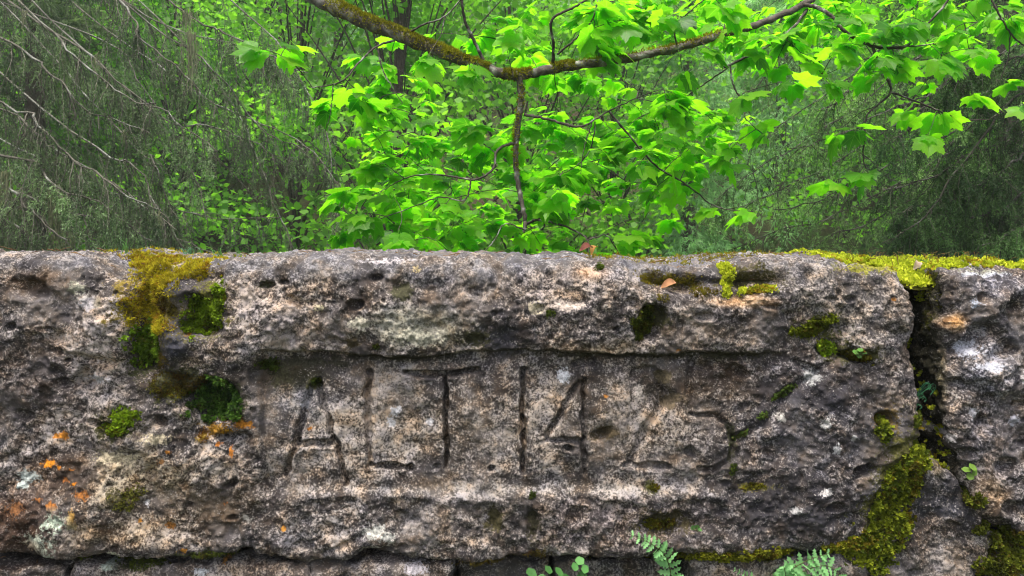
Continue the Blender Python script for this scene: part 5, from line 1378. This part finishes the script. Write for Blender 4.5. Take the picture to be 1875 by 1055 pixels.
def far_broadleaf(seed, H=6.0, R=2.0, n=9000, cols=((0.06, 0.18, 0.02), (0.17, 0.38, 0.05)), size=(0.06, 0.11), clumps=60):
    rg = np.random.default_rng(seed)
    A = Acc()
    stem = spline([(0, 0, -0.4), (0.1 * rg.normal(), 0.1, H * 0.35), (0.15 * rg.normal(), 0.1, H * 0.85)], 14)
    A.add(*tube(stem, np.linspace(0.09, 0.02, 14), 8), c=(0.06, 0.05, 0.04))
    cz = rg.uniform(0.08, 1.0, clumps) * H; az = rg.uniform(0, 2 * pi, clumps); rr = R * np.sqrt(rg.random(clumps)) * np.clip(1.1 - (cz / H) ** 2 * 0.7, 0.2, 1)
    cc = np.stack([np.cos(az) * rr, np.sin(az) * rr, cz], 1)
    for k in range(0, clumps):
        t = np.clip(cz[k] / H * 0.75, 0.05, 0.95); s0 = stem[int(t * 13)]
        A.add(*tube(spline([s0, 0.5 * (s0 + cc[k]) + [0, 0, 0.15], cc[k]], 7), np.linspace(0.02, 0.005, 7), 4), c=(0.05, 0.042, 0.034))
    tm = A.mesh('trunk', M_BARK)
    k = rg.integers(0, clumps, n)
    b = cc[k] + rg.normal(size=(n, 3)) * np.array([0.34, 0.34, 0.13])
    nr = norm(rg.normal(size=(n, 3)) * 0.75 + [0, -0.25, 1.0])
    d = norm(np.cross(nr, rg.normal(size=(n, 3)))); d = norm(d - np.array([0, 0, 0.35])); s = np.cross(nr, d)
    L = rg.uniform(*size, n)[:, None]
    V = np.stack([b, b + d * L * 0.35 + s * L * 0.45, b + d * L * 0.7 + s * L * 0.28, b + d * L, b + d * L * 0.7 - s * L * 0.28, b + d * L * 0.35 - s * L * 0.45], 1).reshape(-1, 3)
    q = np.arange(n)[:, None] * 6
    F = np.concatenate([q + [0, 1, 2], q + [0, 2, 3], q + [0, 3, 4], q + [0, 4, 5]])
    nc = np.array(cols[0]) + (np.array(cols[1]) - np.array(cols[0])) * np.clip(rg.random(n) * 0.7 + 0.3 * rg.random(clumps)[k], 0, 1)[:, None]
    return tm, mesh('crown', V, F, M_FAR, {'tint': np.c_[np.repeat(nc, 6, 0), np.ones(6 * n)]}, False)
def plant_tree(name, meshes, x, y, rz, sc, label, group):
    t = bpy.data.objects.new(name, None); COL.objects.link(t)
    t.location = (x, y, float(hill(np.array(x), np.array(y))) - 0.1); t.rotation_euler = (0, 0, rz); t.scale = (sc, sc, sc)
    tag(t, label, 'tree', group)
    for nm, me in zip(('trunk', 'crown'), meshes):
        o = bpy.data.objects.new(nm, me); COL.objects.link(o); o.parent = t
PALE = ((0.16, 0.33, 0.13), (0.34, 0.56, 0.26)); MIDG = ((0.09, 0.20, 0.05), (0.20, 0.37, 0.09))  # PALE puts the paleness of distant mist into the needle colour
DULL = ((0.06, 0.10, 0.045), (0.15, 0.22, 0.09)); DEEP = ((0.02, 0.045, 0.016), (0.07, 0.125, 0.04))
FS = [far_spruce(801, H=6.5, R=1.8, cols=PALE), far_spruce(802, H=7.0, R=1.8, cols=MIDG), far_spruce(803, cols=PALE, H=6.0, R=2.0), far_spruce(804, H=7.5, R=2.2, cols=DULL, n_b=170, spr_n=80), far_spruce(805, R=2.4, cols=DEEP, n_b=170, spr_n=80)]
FB = [far_broadleaf(811), far_broadleaf(812, R=2.4), far_broadleaf(813, H=4.0, R=2.0, n=7000)]
def at(px, d): return (px - 937.5) * d / FPX, d - CD
SPOTS_B = [(330, 11.5, 0, 0.9, 'leafy bush showing bright green between the left spruce boughs'), (560, 10.0, 1, 0.9, 'slim broadleaf tree behind the left edge of the sycamore leaves'), (735, 9.0, 0, 1.0, 'dark stemmed broadleaf tree behind the sycamore spray'),
           (930, 11, 1, 1.0, 'broadleaf tree directly behind the hanging branch'), (1120, 12.5, 0, 0.95, 'broadleaf tree behind the right of the hanging branch'), (1570, 17, 1, 1.3, 'bright broadleaf tree behind the right spruce boughs'),
           (1690, 12, 2, 1.1, 'low bright bush behind the dark sweeping boughs'), (1760, 13, 0, 1.2, 'broadleaf tree at the far right behind the dark spruce'), (130, 12.5, 2, 1.4, 'broadleaf bush at the far left behind the grey boughs'), (450, 15, 1, 1.2, 'taller broadleaf tree deep behind the left spruce')]
for k, (px, d, v, sc, lab) in enumerate(SPOTS_B):
    x, y = at(px, d); plant_tree('broadleaf_tree', FB[v], x, y, k * 1.3, sc, lab, 'broadleaf trees behind the wall')
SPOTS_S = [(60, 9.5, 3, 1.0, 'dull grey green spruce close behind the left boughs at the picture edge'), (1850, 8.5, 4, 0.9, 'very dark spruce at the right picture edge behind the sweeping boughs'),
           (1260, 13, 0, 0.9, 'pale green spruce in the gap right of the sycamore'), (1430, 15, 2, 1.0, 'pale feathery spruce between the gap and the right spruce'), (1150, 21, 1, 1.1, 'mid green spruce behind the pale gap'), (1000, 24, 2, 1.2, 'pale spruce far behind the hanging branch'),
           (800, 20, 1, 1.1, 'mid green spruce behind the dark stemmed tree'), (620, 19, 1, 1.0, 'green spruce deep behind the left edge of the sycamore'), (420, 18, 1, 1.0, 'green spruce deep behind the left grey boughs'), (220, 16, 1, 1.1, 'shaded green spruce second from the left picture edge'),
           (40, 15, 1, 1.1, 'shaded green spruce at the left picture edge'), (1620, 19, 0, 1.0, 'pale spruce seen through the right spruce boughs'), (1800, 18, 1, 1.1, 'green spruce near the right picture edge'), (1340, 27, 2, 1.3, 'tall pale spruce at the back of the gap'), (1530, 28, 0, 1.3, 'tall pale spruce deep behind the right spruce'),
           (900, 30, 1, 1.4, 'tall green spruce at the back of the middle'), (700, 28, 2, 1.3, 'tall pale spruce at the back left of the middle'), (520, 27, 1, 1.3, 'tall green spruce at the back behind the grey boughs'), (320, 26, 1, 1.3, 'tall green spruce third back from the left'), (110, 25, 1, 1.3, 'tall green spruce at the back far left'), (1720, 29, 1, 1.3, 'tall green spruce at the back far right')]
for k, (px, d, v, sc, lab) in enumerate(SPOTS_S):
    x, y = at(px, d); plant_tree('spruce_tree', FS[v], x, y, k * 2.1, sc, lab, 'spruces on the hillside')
# undergrowth and distant wood on the slope
rg = np.random.default_rng(900)
n = 42000
dd = rg.uniform(16, 60, n); pxr = rg.uniform(-500, 2400, n)
bx, by = (pxr - 937.5) * dd / FPX, dd - CD
bz = hill(bx, by) + rg.random(n) ** 1.6 * np.where(dd > 30, 4, 1.4)
b = np.stack([bx, by, bz], 1)
nr = norm(rg.normal(size=(n, 3)) + [0, -0.6, 0.8]); d = norm(np.cross(nr, rg.normal(size=(n, 3)))); s = np.cross(nr, d); L = rg.uniform(0.12, 0.34, n)[:, None] * np.where(dd > 30, 1.3, 0.8)[:, None]
V = np.stack([b, b + d * L * 0.5 + s * L * 0.3, b + d * L, b + d * L * 0.5 - s * L * 0.3], 1).reshape(-1, 3)
q = np.arange(n)[:, None] * 4
cl = np.clip(0.5 + fbm(b * 0.35, 3, 4), 0, 1)[:, None]
nc = np.array([0.07, 0.14, 0.03]) * (1 - cl) + np.array([0.20, 0.36, 0.08]) * cl
tag(link('distant_wood', mesh('distant_wood', V, np.concatenate([q + [0, 1, 2], q + [0, 2, 3]]), M_FAR, {'tint': np.c_[np.repeat(nc, 4, 0), np.ones(4 * n)]}, False)), 'mass of green undergrowth and distant trees on the hillside', 'wood', kind='stuff')


# ------------------------------------------------------------------ damp air of the wood
m, nt = new_mat('damp_air')
vol = nd(nt, 'ShaderNodeVolumePrincipled')
vol.inputs['Color'].default_value = (0.86, 0.96, 0.90, 1)
vol.inputs['Density'].default_value = 0.0028
vol.inputs['Anisotropy'].default_value = 0.2
out = nd(nt, 'ShaderNodeOutputMaterial'); nt.links.new(vol.outputs[0], out.inputs['Volume'])
x0, x1, y0, y1, z0, z1 = -410, 410, -410, 610, -1.5, 48
hv = [(x0, y0, z0), (x1, y0, z0), (x1, y1, z0), (x0, y1, z0), (x0, y0, z1), (x1, y0, z1), (x1, y1, z1), (x0, y1, z1)]
hf = [(0, 1, 5, 4), (1, 2, 6, 5), (2, 3, 7, 6), (3, 0, 4, 7), (4, 5, 6, 7), (3, 2, 1, 0)]
tag(link('haze', mesh('haze', hv, hf, m, None, False)), 'thin pale haze between the trees on the slope', 'haze', kind='stuff')
